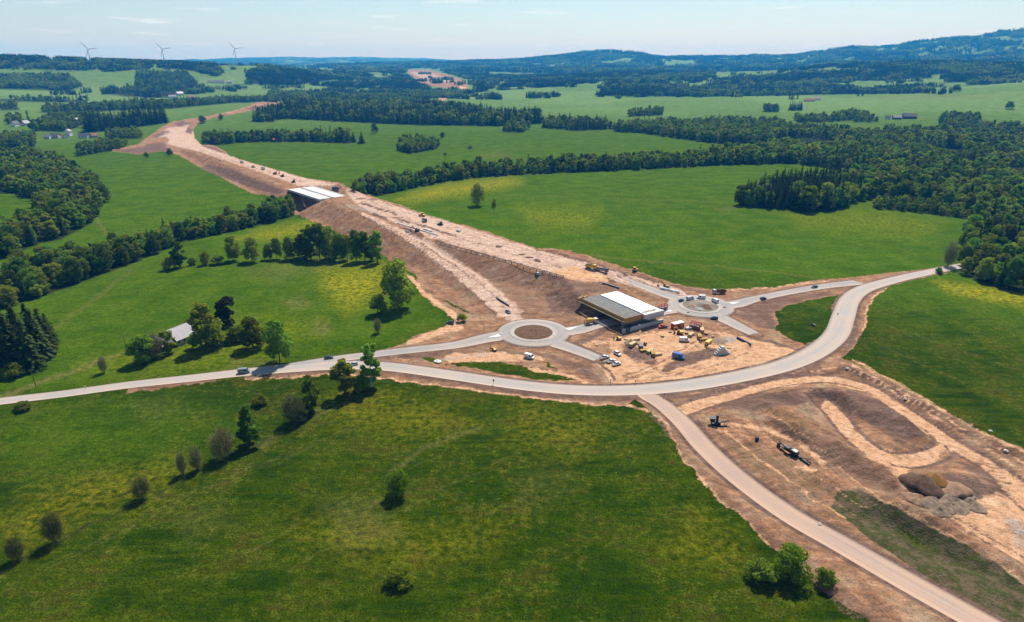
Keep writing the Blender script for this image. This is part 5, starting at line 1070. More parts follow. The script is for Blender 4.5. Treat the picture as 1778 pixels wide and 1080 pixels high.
M_RED = paint('container_red', (0.40, 0.030, 0.030), 0.55, 0, 0.2, 1.5, 0.4, 0.2)
def body_paint(nm, c): return paint(nm + '_car_paint', c, 0.28, 0.1, 0.06, 2.0, 0.6, 0.12)
P_WHITE = body_paint('white', (0.62, 0.62, 0.61)); P_SILV = body_paint('silver', (0.42, 0.44, 0.45)); P_DARK_ = body_paint('dark_grey', (0.030, 0.034, 0.038)); P_BLUE = body_paint('dark_blue', (0.030, 0.065, 0.150)); P_VBLUE = body_paint('bright_blue', (0.040, 0.110, 0.330)); P_REDC = body_paint('red', (0.42, 0.035, 0.030)); P_GREEN = body_paint('grey_green', (0.16, 0.20, 0.20)); P_BROWN = body_paint('rust_brown', (0.115, 0.045, 0.030))

def frame_of(a, b, z):
    ax = flat(*a, z); bx = flat(*b, z); v = (bx[0] - ax[0], bx[1] - ax[1]); return ax, math.hypot(*v), math.atan2(v[1], v[0])
def bridge_main():
    z = 7.1; A = Vector(flat(1010, 518.5, z)); D = Vector(flat(1085, 553.5, z)); B = Vector(flat(1079, 508.5, z))
    ang = math.atan2(D.y - A.y, D.x - A.x); L = (D - A).length; ex = Vector((math.cos(ang), math.sin(ang))); ey = Vector((-ex.y, ex.x)); Wd = (B - A).dot(ey)
    print('bridge', L, Wd, math.degrees(ang))
    t = thing('motorway_bridge', 'unfinished motorway bridge with one grey and one white deck between the roundabouts', 'bridge', (A.x, A.y, 0), ang)
    g = Wd * 0.46
    dk = MB().box(0, L, 0.4, g, z - 1.3, z).build('deck', paint('fresh_grey_deck_concrete', (0.165, 0.158, 0.145), 0.9, 0, 0.22, 0.4, 0.2), t); dk['label'] = 'bare grey concrete deck ringed by yellow formwork'
    n = 7
    for k in range(1, n): MB().box(0.6, L - 0.6, 0.4 + (g - 0.4) * k / n - 0.05, 0.4 + (g - 0.4) * k / n + 0.05, z, z + 0.10).build('joint_batten', M_CONCD, dk)
    for k in range(n):
        MB().box(0.2, L - 0.2, 0.75 + (g - 0.9) * k / n, 0.75 + (g - 0.9) * k / n + 0.55, z - 2.1, z - 1.31).build('girder', M_CONCD, dk)
    dw = MB().box(0.3, L + 0.6, g + 1.1, Wd, z - 1.25, z + 0.05).build('deck', M_WHITE, t); dw['label'] = 'finished deck with bright white surface'
    for k in range(6): MB().box(0.5, L + 0.4, g + 1.4 + (Wd - g - 2) * k / 6, g + 2.0 + (Wd - g - 2) * k / 6, z - 2.05, z - 1.26).build('girder', M_CONCD, dw)
    # formwork round the grey deck
    for k in range(12): MB().box(L * k / 12 + .03, L * (k + 1) / 12 - .03, -0.9, -0.75, z - 0.95, z + 0.55 + 0.12 * (k % 2)).build('formwork_panel', M_FORM, t)
    MB().box(-0.5, L + 0.5, -1.9, -0.74, z - 1.15, z - 0.98).build('formwork_walkway', M_FORM2, t)
    for k in range(18): MB().bar((L * (k + .5) / 18, -0.2, z - 2.2), (L * (k + .5) / 18, -1.85, z - 1.16), .14, .2).build('formwork_bracket', M_FORM, t)
    for k in range(6): MB().box(L + .45, L + .62, g * k / 6 + .03 - .8, g * (k + 1) / 6 - .03 - .8 + .1, z - 2.2, z + 0.45).build('formwork_panel', M_FORM, t)
    for k in range(5): MB().box(-1.8 + .2 * (k % 2), -0.2, -1.6 + 1.2 * k, -0.6 + 1.2 * k, z - 0.8, z + 0.3 + .25 * (k % 3)).build('formwork_panel', M_FORM2 if k % 2 else M_FORM, t)
    for k in range(8): MB().tube((L * (k + .3) / 8, -0.95, z + .5), (L * (k + .3) / 8, -0.95, z + 1.5), .05, .05, 5).build('guard_post', M_FORM2, t)
    for k in range(9): MB().tube((L * (k + .3) / 9, g + .5, z), (L * (k + .3) / 9, g + .5, z + 1.2), .06, .06, 5).build('guard_post', M_STEEL, t)
    MB().bar((0, g + .5, z + 1.15), (L, g + .5, z + 1.15), .07, .07).build('guard_rail', M_STEEL, t)
    # near end: end beam, bearing gap, breast wall on its bench
    MB().box(L + .65, L + 1.9, g + .3, Wd + .2, z - 2.0, z + .3).build('end_beam', M_PALEC, t)
    MB().box(L - 4.5, L - 3.0, 2.0, Wd, -.5, z - 2.2).build('bearing_seat', M_CONCD, t)
    MB().box(L + .2, L + 1.2, -1.5, Wd + 1.0, -.6, z - 4.8).build('abutment_wall', M_PALEC, t)
    MB().box(L + 1.0, L + 2.3, g + 2, Wd + .6, z - 2.45, z - 2.02).build('approach_corbel', M_PALEC, t)
    MB().box(-1.6, -0.4, 1.5, Wd - 1, z - 4.0, z - 1.5).build('abutment_wall', M_CONCD, t)
    for k in range(3): MB().box(L * .34 - .6, L * .34 + .6, 1.5 + k * 3.6, 2.7 + k * 3.6, -.5, z - 2.2).build('falsework_tower', M_STEEL, t)
    for k in range(7): MB().box(L - 2.5 + .5 * (k % 3), L - 1.2 + .4 * (k % 2), g + 2 + k * 1.25, g + 2.9 + k * 1.25, z + .06, z + .35 + .15 * (k % 3)).build('timber_bundle', M_FORM2, t)
    return t
bridge_main()
def bridge_far():
    z = 8.15; A = Vector(flat(500, 329, z)); D = Vector(flat(553, 346, z)); B = Vector(flat(541, 322.5, z))
    ang = math.atan2(D.y - A.y, D.x - A.x); L = (D - A).length; ey = Vector((-math.sin(ang), math.cos(ang))); Wd = (B - A).dot(ey); zb = float(H(A.x, A.y)[0])
    t = thing('motorway_bridge', 'pale twin-deck concrete bridge over the wooded stream valley', 'bridge', (A.x, A.y, 0), ang); h = Wd / 2
    for y0, y1 in ((0, h - .9), (h + .9, Wd)):
        d = MB().box(-1, L + 1, y0, y1, z - 1.5, z).build('deck', M_PALEC, t)
        MB().box(-1, L + 1, y0 - .12, y0 + .45, z + .003, z + .32).build('kerb', M_KERB, d); MB().box(-1, L + 1, y1 - .45, y1 + .12, z + .003, z + .32).build('kerb', M_KERB, d)
        for f in (0.36, 0.68):
            for yy in (y0 + (y1 - y0) * .25, y0 + (y1 - y0) * .75): MB().tube((L * f, yy, -14), (L * f, yy, z - 1.51), .65, .65, 12).build('pier', M_CONC, t)
        MB().box(-2.5, .2, y0, y1, -12, z - 1.52).build('abutment_wall', M_CONCD, t); MB().box(L - .2, L + 2.5, y0, y1, -12, z - 1.52).build('abutment_wall', M_CONCD, t)
bridge_far()
def guard_line():
    a = Vector((*flat(757, 420, 8.0),)); b = Vector((*flat(978, 483, 7.6),)); v = b - a; L = v.length; t = thing('edge_fence', 'row of short posts and rail along the crest of the embankment', 'fence', (a.x, a.y, 0), math.atan2(v.y, v.x))
    n = int(L / 5)
    for k in range(n + 1):
        s = L * k / n; w = a + v * (k / n); z = float(H(w.x, w.y)[0]); MB().box(s - .15, s + .15, -.15, .15, z - .3, z + 1.3).build('post', M_STEEL, t)
    z = float(H(a.x, a.y)[0]); z1 = float(H(b.x, b.y)[0]); MB().bar((0, 0, z + .9), (L, 0, z1 + .9), .12, .3).build('rail', M_CONCD, t)
guard_line()
def island(px, py, px2, py2, w, label):
    a = flat(px, py, BED); b = flat(px2, py2, BED); L = math.hypot(b[0] - a[0], b[1] - a[1])
    m = MB(); m.add([(0, -w, 0), (L, -.35, 0), (L, .35, 0), (0, w, 0), (0.1, -w + .1, .2), (L - .1, -.25, .2), (L - .1, .25, .2), (.1, w - .1, .2)], [(4, 5, 6, 7), (0, 1, 5, 4), (1, 2, 6, 5), (2, 3, 7, 6), (3, 0, 4, 7)])
    o = m.build('traffic_island', M_KERB, None, False, (*a, BED + .13)); o.rotation_euler = (0, 0, math.atan2(b[1] - a[1], b[0] - a[0])); tag(o, label, kind='structure')
island(868, 583, 848, 587, 1.6, 'pale splitter island left of the nearer roundabout'); island(984, 573, 1003, 568, 1.6, 'pale splitter island right of the nearer roundabout')
island(1268, 528, 1284, 525, 1.5, 'pale splitter island right of the farther roundabout'); island(1166, 540, 1155, 542, 1.6, 'pale splitter island left of the farther roundabout')

# ------------------------------------------------------------------ vehicles
VS = 0.86
def wheel(parent, x, y, r, w, rim=True):
    s = 1 if y > 0 else -1
    o = MB().lathe([(r * .9, -w / 2), (r, -w / 2 + .05), (r, w / 2 - .05), (r * .9, w / 2)], 14, 'z').build('wheel', M_TYRE, parent, True, (x, y, r)); o.rotation_euler = (math.pi / 2, 0, 0)
    if rim:
        q = MB().lathe([(r * .58, -w / 2 - .015), (r * .58, w / 2 + .015)], 10, 'z').build('rim', M_RIM, o)
    return o
def spot(px, py, px2=None, py2=None, ang=None):
    g = ground(px, py)
    if ang is None: h = ground(px2, py2); ang = math.atan2(h.y - g.y, h.x - g.x)
    return g, ang
def drop(t):
    """settle on the surface: roads lie a little above the land"""
    e = float(edge_dist(np.array([t.location.x]), np.array([t.location.y]))[0]); t.location.z += 0.15 if e < 0 else 0.02
def car(kind, col, px, py, px2, py2, label, sc=1.0):
    g, a = spot(px, py, px2, py2); nm = {'hatch': 'parked_car', 'suv': 'sport_utility_car', 'van': 'van', 'pickup': 'pickup_truck'}[kind]
    t = thing(nm, label, {'hatch': 'car', 'suv': 'car', 'van': 'van', 'pickup': 'pickup'}[kind], g, a, None, sc * VS); drop(t)
    if kind == 'van':
        L, Wd, r = 5.4, 2.0, .36
        b = MB().prism([(-2.7, .4), (-2.7, 2.3), (-2.55, 2.45), (1.1, 2.45), (1.35, 2.3), (1.95, 1.35), (2.6, 1.1), (2.7, .85), (2.7, .4)], -Wd / 2, Wd / 2).build('body', col, t)
        MB().add([(1.36, -.85, 2.22), (1.97, -.9, 1.38), (1.97, .9, 1.38), (1.36, .85, 2.22)], [(0, 1, 2, 3)]).build('windscreen', M_GLASS, t, False, (.02, 0, .02))
        for s in (-1, 1): MB().prism([(.25, 1.35), (.25, 2.1), (1.2, 2.1), (1.75, 1.35)], s * (Wd / 2 + .012) - .01, s * (Wd / 2 + .012) + .01).build('side_window', M_GLASS, t)
        MB().box(-2.72, -2.69, -.75, .75, 1.4, 2.1).build('rear_window', M_GLASS, t); ends = 2.7
    elif kind == 'pickup':
        L, Wd, r = 5.2, 1.9, .39
        MB().prism([(-2.6, .5), (-2.6, 1.05), (-.75, 1.05), (2.3, 1.05), (2.6, .95), (2.6, .5)], -Wd / 2, Wd / 2).build('body', col, t)
        MB().frustum((-.85, 1.35, -.92, .92), 1.05, (-.65, .75, -.78, .78), 1.70).build('cab_glass', M_GLASS, t); MB().box(-.66, .76, -.79, .79, 1.70, 1.78).build('roof', col, t)
        MB().box(-2.5, -.9, -.8, .8, 1.05, 1.07).build('cargo_floor', M_STEEL, t)
        for s in (-1, 1): MB().box(-2.58, -.85, s * .88 - .06, s * .88 + .06, 1.05, 1.35).build('cargo_side', col, t)
        ends = 2.6
    else:
        hi = 0.18 if kind == 'suv' else 0; L, Wd, r = 4.4, 1.82, .34 + hi * .25
        MB().prism([(-2.2, .3 + hi), (-2.2, .8 + hi), (-2.05, .98 + hi), (.75, .98 + hi), (1.9, .84 + hi), (2.15, .65 + hi), (2.2, .3 + hi)], -Wd / 2, Wd / 2).build('body', col, t)
        MB().frustum((-2.0, 1.15, -.86, .86), .98 + hi, (-1.55, .35, -.68, .68), 1.46 + hi * 1.6).build('cabin_glass', M_GLASS, t)
        MB().frustum((-1.62, .42, -.70, .70), 1.46 + hi * 1.6, (-1.5, .30, -.62, .62), 1.53 + hi * 1.6).build('roof', col, t); ends = 2.2
    z = .75 + (.1 if kind != 'hatch' else 0)
    for s in (-1, 1):
        MB().box(ends - .06, ends + .015, s * Wd * .36 - .18, s * Wd * .36 + .18, z - .1, z + .08).build('headlight', M_LAMP, t); MB().box(-ends - .015, -ends + .05, s * Wd * .4 - .1, s * Wd * .4 + .1, z - .05, z + .2).build('tail_light', M_TAIL, t)
        for x in (-L * .3, L * .31): wheel(t, x, s * (Wd / 2 - .08), r, .24)
    return t
car('van', P_GREEN, 424, 648, 520, 638, 'grey green van on the main road at the left')
car('hatch', P_DARK_, 571, 623, 660, 613, 'dark car on the link road left of the birch')
car('hatch', P_SILV, 614, 634, 560, 637, 'pale silver car on the main road behind the roadside trees')
car('hatch', P_DARK_, 1325, 520, 1400, 504, 'black car on the right-hand link road nearer the roundabout')
car('hatch', P_DARK_, 1414, 500, 1340, 513, 'black car on the right-hand link road farther from the roundabout')
car('hatch', P_BLUE, 1240, 554, 1205, 550, 'dark blue car circling the farther roundabout on its near side')
car('hatch', P_BLUE, 882, 543, 905, 560, 'blue car coming down the ramp to the nearer roundabout')
car('suv', P_DARK_, 782, 562, 765, 560, 'dark off-road car parked on the bare ground left of the nearer roundabout')
car('van', P_WHITE, 919, 622, 945, 629, 'white van parked below the nearer roundabout')
car('pickup', P_WHITE, 1049, 623, 1060, 620, 'white pickup, upper one of three parked in a line')
car('pickup', P_WHITE, 1061, 629, 1072, 626, 'white pickup, middle one of three parked in a line')
car('pickup', P_WHITE, 1070, 634, 1081, 631, 'white pickup, lower one of three parked in a line')
car('suv', P_WHITE, 1072, 616, 1085, 622, 'white car parked just above the line of pickups')
car('van', P_VBLUE, 1178, 622, 1200, 628, 'bright blue van alone on the sandy compound', 1.15)
car('van', P_WHITE, 1188, 593, 1215, 594, 'white van among the yellow machines on the compound')
car('suv', P_DARK_, 1183, 524, 1200, 517, 'dark car on the left side of the farther roundabout')
car('van', P_SILV, 1198, 521, 1215, 517, 'silver van on the rim of the farther roundabout')
car('van', P_WHITE, 1217, 519, 1190, 518, 'white van at the top of the farther roundabout')
car('van', P_WHITE, 1241, 525, 1222, 515, 'white van on the right side of the farther roundabout')
car('pickup', P_REDC, 1151, 569, 1130, 571, 'red pickup parked under the bridge end wall')
car('suv', P_SILV, 933, 477, 925, 470, 'silver car on the motorway embankment near its end')
car('hatch', P_WHITE, 796, 402, 770, 394, 'white car in the middle of the motorway earthworks')
car('hatch', P_BLUE, 707, 404, 720, 412, 'dark blue car on the ramp beside the embankment')
car('suv', P_WHITE, 382, 279, 370, 276, 'white car on the far stretch of the motorway')

def truck_chassis(t, L, col, cabcol, axles, w=2.45):
    MB().box(-L / 2, L / 2 - .2, -.45, .45, .75, 1.05).build('chassis', M_STEEL, t)
    c = MB().prism([(L / 2 - 2.0, .6), (L / 2 - 2.0, 3.0), (L / 2 - 1.8, 3.1), (L / 2 - .3, 3.0), (L / 2, 1.9), (L / 2, .6)], -w / 2, w / 2).build('cab', cabcol, t)
    MB().add([(L / 2 - .27, -1.05, 2.85), (L / 2 + .01, -1.1, 1.95), (L / 2 + .01, 1.1, 1.95), (L / 2 - .27, 1.05, 2.85)], [(0, 1, 2, 3)]).build('windscreen', M_GLASS, t, False, (.02, 0, 0))
    for s in (-1, 1):
        MB().box(L / 2 - 1.6, L / 2 - .5, s * (w / 2 + .012) - .01, s * (w / 2 + .012) + .01, 1.95, 2.75).build('side_window', M_GLASS, t); MB().box(L / 2 - .02, L / 2 + .03, s * .9 - .2, s * .9 + .2, .8, 1.05).build('headlight', M_LAMP, t)
        for x in axles: wheel(t, x, s * (w / 2 - .2), .52, .4)
def dump_truck(px, py, px2, py2, label, cabcol, bedcol, L=8.5, load=None, name='dump_truck'):
    g, a = spot(px, py, px2, py2); t = thing(name, label, 'truck', g, a, None, VS); drop(t); truck_chassis(t, L, None, cabcol, (-L / 2 + 1.0, -L / 2 + 2.3, L / 2 - 1.3))
    x0, x1 = -L / 2 - .3, L / 2 - 2.3
    m = MB(); m.add([(x0, -1.1, 1.2), (x1, -1.1, 1.15), (x1, 1.1, 1.15), (x0, 1.1, 1.2), (x0, -1.25, 2.4), (x1, -1.25, 2.6), (x1, 1.25, 2.6), (x0, 1.25, 2.4), (x0 + .1, -1.13, 2.35), (x1 - .1, -1.13, 2.55), (x1 - .1, 1.13, 2.55), (x0 + .1, 1.13, 2.35), (x0 + .1, -1.0, 1.4), (x1 - .1, -1.0, 1.4), (x1 - .1, 1.0, 1.4), (x0 + .1, 1.0, 1.4)],
        [(3, 2, 1, 0), (0, 1, 5, 4), (1, 2, 6, 5), (2, 3, 7, 6), (3, 0, 4, 7), (4, 5, 9, 8), (5, 6, 10, 9), (6, 7, 11, 10), (7, 4, 8, 11), (8, 9, 13, 12), (9, 10, 14, 13), (10, 11, 15, 14), (11, 8, 12, 15), (12, 13, 14, 15)])
    b = m.build('dump_bed', bedcol, t)
    if load: MB().frustum((x0 + .2, x1 - .2, -1.0, 1.0), 1.41, (x0 + 1.2, x1 - 1.2, -.3, .3), 3.0).build('soil_load', load, b)
    return t
M_SOIL = paint('loose_brown_soil', (0.22, 0.135, 0.085), 0.98, 0, 0.3, 1.2, 0.1)
M_SOILG = paint('loose_grey_soil', (0.185, 0.135, 0.092), 0.98, 0, 0.3, 1.2, 0.1)
M_SOILD = paint('loose_dark_soil', (0.10, 0.058, 0.038), 0.98, 0, 0.35, 1.2, 0.1)
dump_truck(1248, 510, 1225, 511, 'rust brown tipper truck on the track above the farther roundabout', P_SILV, P_BROWN, 8.5, M_SOILD)
dump_truck(1045, 472, 1075, 482, 'tipper truck with blue cab on the slip road below the motorway', P_BLUE, paint('tipper_grey', (0.28, 0.24, 0.20), .7, 0, .2, 1.5, .3, .4), 9.0, M_SOIL)
dump_truck(1026, 466, 1045, 472, 'yellow articulated hauler just behind the blue tipper', M_YEL, M_YEL, 7.5, M_SOIL)
dump_truck(1091, 575, 1085, 580, 'black lorry standing beside the bridge end wall', P_DARK_, P_DARK_, 6.5)
dump_truck(583, 329, 560, 322, 'blue lorry beside the far bridge', P_VBLUE, P_VBLUE, 8)
dump_truck(737, 385, 745, 390, 'dark lorry beside the paver high on the motorway', P_DARK_, P_DARK_, 7.5, M_SOIL)
dump_truck(457, 294, 440, 288, 'silver lorry on the far motorway stretch, right one of two', P_SILV, P_SILV, 9)
dump_truck(420, 283, 405, 278, 'silver lorry on the far motorway stretch, left one of two', P_SILV, P_SILV, 9)
def mixer(px, py, px2, py2, label):
    g, a = spot(px, py, px2, py2); t = thing('concrete_mixer', label, 'truck', g, a, None, VS); drop(t); truck_chassis(t, 8.6, None, P_WHITE, (-3.3, -2.0, 3.0))
    o = MB().lathe([(.5, -3.9), (.9, -3.2), (1.25, -1.6), (1.2, -.4), (.7, 1.4), (.45, 1.6)], 14, 'x').build('drum', M_YEL, t, True, (.5, 0, 2.45)); o.rotation_euler = (0, .12, 0)
    MB().bar((-4.2, 0, 3.2), (-4.6, 0, 1.2), .5, .1).build('chute', M_STEEL, t)
    return t
mixer(1026, 563, 1060, 556, 'yellow drum concrete mixer with white cab entering the underpass')

def tracks(t, L=3.6, gauge=2.3, w=.55, r=.42):
    n = 7
    prof = [(L / 2 - r + r * math.cos(-math.pi / 2 + math.pi * i / n), r + r * math.sin(-math.pi / 2 + math.pi * i / n)) for i in range(n + 1)] + [(-L / 2 + r + r * math.cos(math.pi / 2 + math.pi * i / n), r + r * math.sin(math.pi / 2 + math.pi * i / n)) for i in range(n + 1)]
    for s in (-1, 1): MB().prism(prof, s * gauge / 2 - w / 2, s * gauge / 2 + w / 2).build('track', M_TYRE, t)
    MB().box(-L * .3, L * .3, -gauge / 2 + w / 2, gauge / 2 - w / 2, .35, .85).build('undercarriage', M_STEEL, t)
def excavator(px, py, ang, label, col, sc=1.0, reach=1.0, dark=False):
    g, a = spot(px, py, ang=ang); t = thing('excavator', label, 'excavator', g, a, None, sc * VS); drop(t); tracks(t)
    h = MB().prism([(-2.0, .95), (-2.1, 1.9), (-1.6, 2.15), (1.3, 2.05), (1.3, .95)], -1.25, 1.25).build('house', col, t); MB().box(-2.45, -1.95, -1.2, 1.2, 1.0, 1.85).build('counterweight', M_STEEL if not dark else M_BLACK, t)
    c = MB().prism([(.0, 1.5), (.0, 2.95), (.9, 2.95), (1.45, 2.3), (1.45, 1.2), (.2, 1.2)], .35, 1.27).build('cab', M_GLASS, t); MB().box(-.05, 1.0, .33, 1.29, 2.95, 3.02).build('cab_roof', col, t)
    k = Vector((3.4 * reach, -.2, 4.6)); e = Vector((6.0 * reach, -.2, 3.6)); f = Vector((5.6 * reach, -.2, 1.2))
    bo = MB(); bo.bar((.9, -.2, 1.6), k, .42, .62); bo.bar(k, e, .40, .52); bo.build('boom', col, t)
    MB().bar(e + Vector((-.3, 0, .3)), f, .34, .42).build('arm', col, t); MB().tube((.9, -.2, 2.3), (2.7 * reach, -.2, 3.6), .10, .07, 6).build('hydraulic_cylinder', M_RIM, t)
    MB().prism([(f.x + .2, f.z + .2), (f.x - .5, f.z - .1), (f.x - 1.0, f.z - .7), (f.x - .7, f.z - 1.1), (f.x, f.z - .95), (f.x + .35, f.z - .4)], -.85, .45).build('bucket', M_STEEL, t)
    return t
excavator(858, 609, 2.2, 'small yellow excavator on the strip below the nearer roundabout', M_YEL, .62)
excavator(1156, 500, 2.6, 'dark yellow excavator digging beside the white pipe', paint('dusty_yellow', (0.30, 0.19, 0.07), .7, 0, .25, 1.5, .3, .6), 1.0)
excavator(724, 402, 3.6, 'dark excavator working between ramp and motorway', paint('dusty_dark', (0.10, 0.085, 0.07), .7, 0, .25, 1.5, .3, .5), 1.0)
excavator(1412, 566, 2.4, 'small dark excavator on the brown triangle right of the farther roundabout', M_STEEL, .5)
excavator(1074, 590, 2.8, 'yellow excavator at the left end of the formwork stacks', M_YEL, .7, .7)
excavator(478, 303, 1.0, 'rusty excavator on the far motorway edge', P_BROWN, 1.1); excavator(1180, 580, 2.9, 'yellow excavator beside the red container', M_YEL, .9, .6)
def dozer(px, py, ang, label, sc=1.0, col=M_YEL):
    g, a = spot(px, py, ang=ang); t = thing('bulldozer', label, 'bulldozer', g, a, None, sc * VS); drop(t); tracks(t, 3.4, 2.1)
    MB().prism([(-1.6, .8), (-1.6, 1.7), (.2, 1.7), (1.7, 1.5), (1.7, .8)], -.7, .7).build('body', col, t); MB().frustum((-1.3, .2, -.75, .75), 1.71, (-1.2, .1, -.68, .68), 2.75).build('cab', M_GLASS, t); MB().box(-1.35, .25, -.8, .8, 2.75, 2.88).build('cab_roof', col, t)
    MB().prism([(2.35, .05), (2.15, .4), (2.15, .9), (2.4, 1.25), (2.5, 1.25), (2.28, .9), (2.28, .4), (2.48, .05)], -1.7, 1.7).build('blade', M_STEEL, t)
    for s in (-1, 1): MB().bar((0, s * 1.45, .55), (2.2, s * 1.45, .5), .15, .2).build('push_arm', col, t)
dozer(1103, 471, 0.3, 'yellow bulldozer raising dust on the track by the right meadow', 1.1); dozer(765, 391, 2.6, 'dark bulldozer high on the motorway behind the white car', 1.1, P_DARK_)
dozer(510, 317, 2.6, 'brown bulldozer near the far bridge', 1.1, P_BROWN); dozer(491, 307, 2.6, 'brown bulldozer farther along beyond the far bridge', 1.1, P_BROWN)
def roller(px, py, ang, label, sc=1.0):
    g, a = spot(px, py, ang=ang); t = thing('road_roller', label, 'roller', g, a, None, sc); drop(t)
    d = MB().lathe([(.75, -1.05), (.75, 1.05)], 18, 'z').build('drum', M_STEEL, t, True, (1.7, 0, .75)); d.rotation_euler = (math.pi / 2, 0, 0)
    MB().prism([(-2.2, .7), (-2.2, 1.6), (-.6, 1.7), (-.3, 1.0), (.3, .8)], -.9, .9).build('body', M_YEL, t); MB().frustum((-.8, .5, -.75, .75), 1.0, (-.7, .4, -.7, .7), 2.6).build('cab', M_GLASS, t); MB().box(-.85, .55, -.8, .8, 2.6, 2.72).build('cab_roof', M_YEL, t)
    for s in (-1, 1): MB().bar((.2, s * 1.15, .8), (2.4, s * 1.15, .8), .12, .3).build('drum_yoke', M_YEL, t); wheel(t, -1.4, s * .95, .7, .5)
roller(733, 376, 2.6, 'yellow roller beside the dark lorry high on the motorway', 1.1); roller(440, 291, 2.6, 'yellow roller on the far motorway stretch')

def crusher():
    g, a = spot(1243, 738, ang=-.15); t = thing('crushing_plant', 'black crushing plant beside the bend of the haul road', 'machine', g, a, None, .8); drop(t); tracks(t, 4.2, 2.2, .5, .45)
    MB().frustum((-2.2, 1.8, -.9, .9), .95, (-2.2, 1.8, -.9, .9), 1.9).build('body', M_BLACK, t); MB().frustum((-2.6, -.9, -.8, .8), 1.91, (-3.2, -.5, -1.3, 1.3), 3.6).build('hopper', M_BLACK, t)
    MB().box(-.2, .8, -.5, .5, 1.91, 5.0).build('tower', M_BLACK, t); MB().bar((1.5, 0, 1.2), (5.5, 0, 2.9), .8, .25).build('conveyor', M_BLACK, t); MB().bar((3.5, .3, 0), (3.8, .3, 2.0), .15, .15).build('conveyor_leg', M_STEEL, t); MB().box(-1.9, -.9, -.95, -.905, 1.0, 1.7).build('side_panel', M_LAMP, t); MB().box(1.0, 4.6, -1.6, -1.0, 0, .8).build('side_bin', M_BLACK, t)
crusher()
def screener():
    g, a = spot(1378, 792, 1400, 803); t = thing('screening_plant', 'long black screening plant with conveyors on the bare soil', 'machine', g, a, None, .85); drop(t)
    MB().bar((-6.2, 0, .9), (7.2, 0, .55), .7, .3).build('main_beam', M_BLACK, t); tracks(t, 3.2, 1.7, .4, .4)
    MB().frustum((-1.0, 1.4, -.8, .8), 1.1, (-1.2, 1.6, -1.1, 1.1), 2.6).build('screen_box', M_BLACK, t); MB().box(-.6, 1.2, -.7, .7, 2.61, 2.7).build('screen_mesh', M_RIM, t)
    MB().frustum((-3.9, -2.2, -.7, .7), 1.0, (-4.2, -2.0, -1.0, 1.0), 2.5).build('hopper', M_BLACK, t); MB().bar((-3.6, 0, 1.2), (-7.4, 0, 2.7), .7, .2).build('conveyor', M_BLACK, t); MB().bar((2.6, 0, 1.0), (7.0, 0, 2.4), .7, .2).build('conveyor', M_BLACK, t)
    MB().frustum((-7.9, -6.7, -.6, .6), 0, (-7.6, -6.9, -.4, .4), 1.9).build('feed_bin', M_BLACK, t)
    for s in (-1, 1): wheel(t, 6.6, s * .7, .55, .4, False); wheel(t, 5.5, s * .7, .55, .4, False)
screener()
def drum_can(px, py, label):
    g, a = spot(px, py, ang=.4); t = thing('fuel_tank', label, 'tank', g, a); MB().lathe([(.55, 0), (.62, .1), (.62, 1.25), (.5, 1.4)], 14).build('shell', M_BLACK, t, True); MB().lathe([(.12, 1.4), (.12, 1.55)], 8).build('cap', M_STEEL, t)
drum_can(1314, 765, 'small black tank between the two black plants')

# ------------------------------------------------------------------ site stores
def stack(name, px, py, ang, n, size, mat, label, part, cat, jit=.12, group=None):
    g, a = spot(px, py, ang=ang); t = thing(name, label, cat, g, a, group); drop(t); l_, w_, h_ = size
    for k in range(n):
        o = MB().box(-l_ / 2, l_ / 2, -w_ / 2, w_ / 2, 0, h_).build(part, mat, t, False, (random.uniform(-jit, jit), random.uniform(-jit, jit), k * (h_ + .02))); o.rotation_euler = (0, 0, random.uniform(-.06, .06))
for i, (x, y, m, lab) in enumerate([(1103, 591, M_FORM2, 'pale timber stack nearest the yellow excavator'), (1098, 600, M_FORM2, 'low pale timber stack left of the formwork row'), (1113, 604, M_STEEL, 'dark steel stack at the head of the formwork row'), (1119, 610, M_FORM, 'yellow formwork stack in the middle of the row'), (1129, 612, M_FORM2, 'pale formwork stack right of the row middle'), (1134, 617, M_FORM, 'yellow formwork stack at the lower end of the row'), (1141, 617, M_FORM2, 'small pale stack at the very end of the formwork row'), (1200, 583, M_FORM2, 'pale board stack beside the yellow excavator on the compound'), (1214, 587, M_FORM, 'yellow formwork stack, left one right of the white van'), (1222, 591, M_FORM, 'yellow formwork stack, middle one right of the white van'), (1230, 596, M_YEL, 'bright yellow formwork stack, right one by the white van'), (1218, 576, M_FORM2, 'pale stack above the yellow formwork'), (1197, 571, M_PALEC, 'pale concrete parts piled by the red steel frame')]):
    stack('formwork_stack', x, y, .4 + .5 * (i % 3), 3 + i % 3, (4.2, 1.7, .32), m, lab, 'panel', 'stack')
def pallet(px, py, ang, label, n=1):
    g, a = spot(px, py, ang=ang); t = thing('timber_pallet', label, 'pallet', g, a); drop(t)
    for k in range(n):
        for j in range(5): MB().box(-.7, .7, -.6 + j * .27, -.42 + j * .27, .12 + k * .18, .16 + k * .18).build('board', M_FORM2, t)
        for j in (-1, 0, 1): MB().box(j * .58 - .07, j * .58 + .07, -.6, .66, .0 + k * .18, .117 + k * .18).build('bearer', W_WD, t)
W_WD = paint('dark_timber', (0.10, 0.07, 0.05), .9, 0, .25, 1, .2)
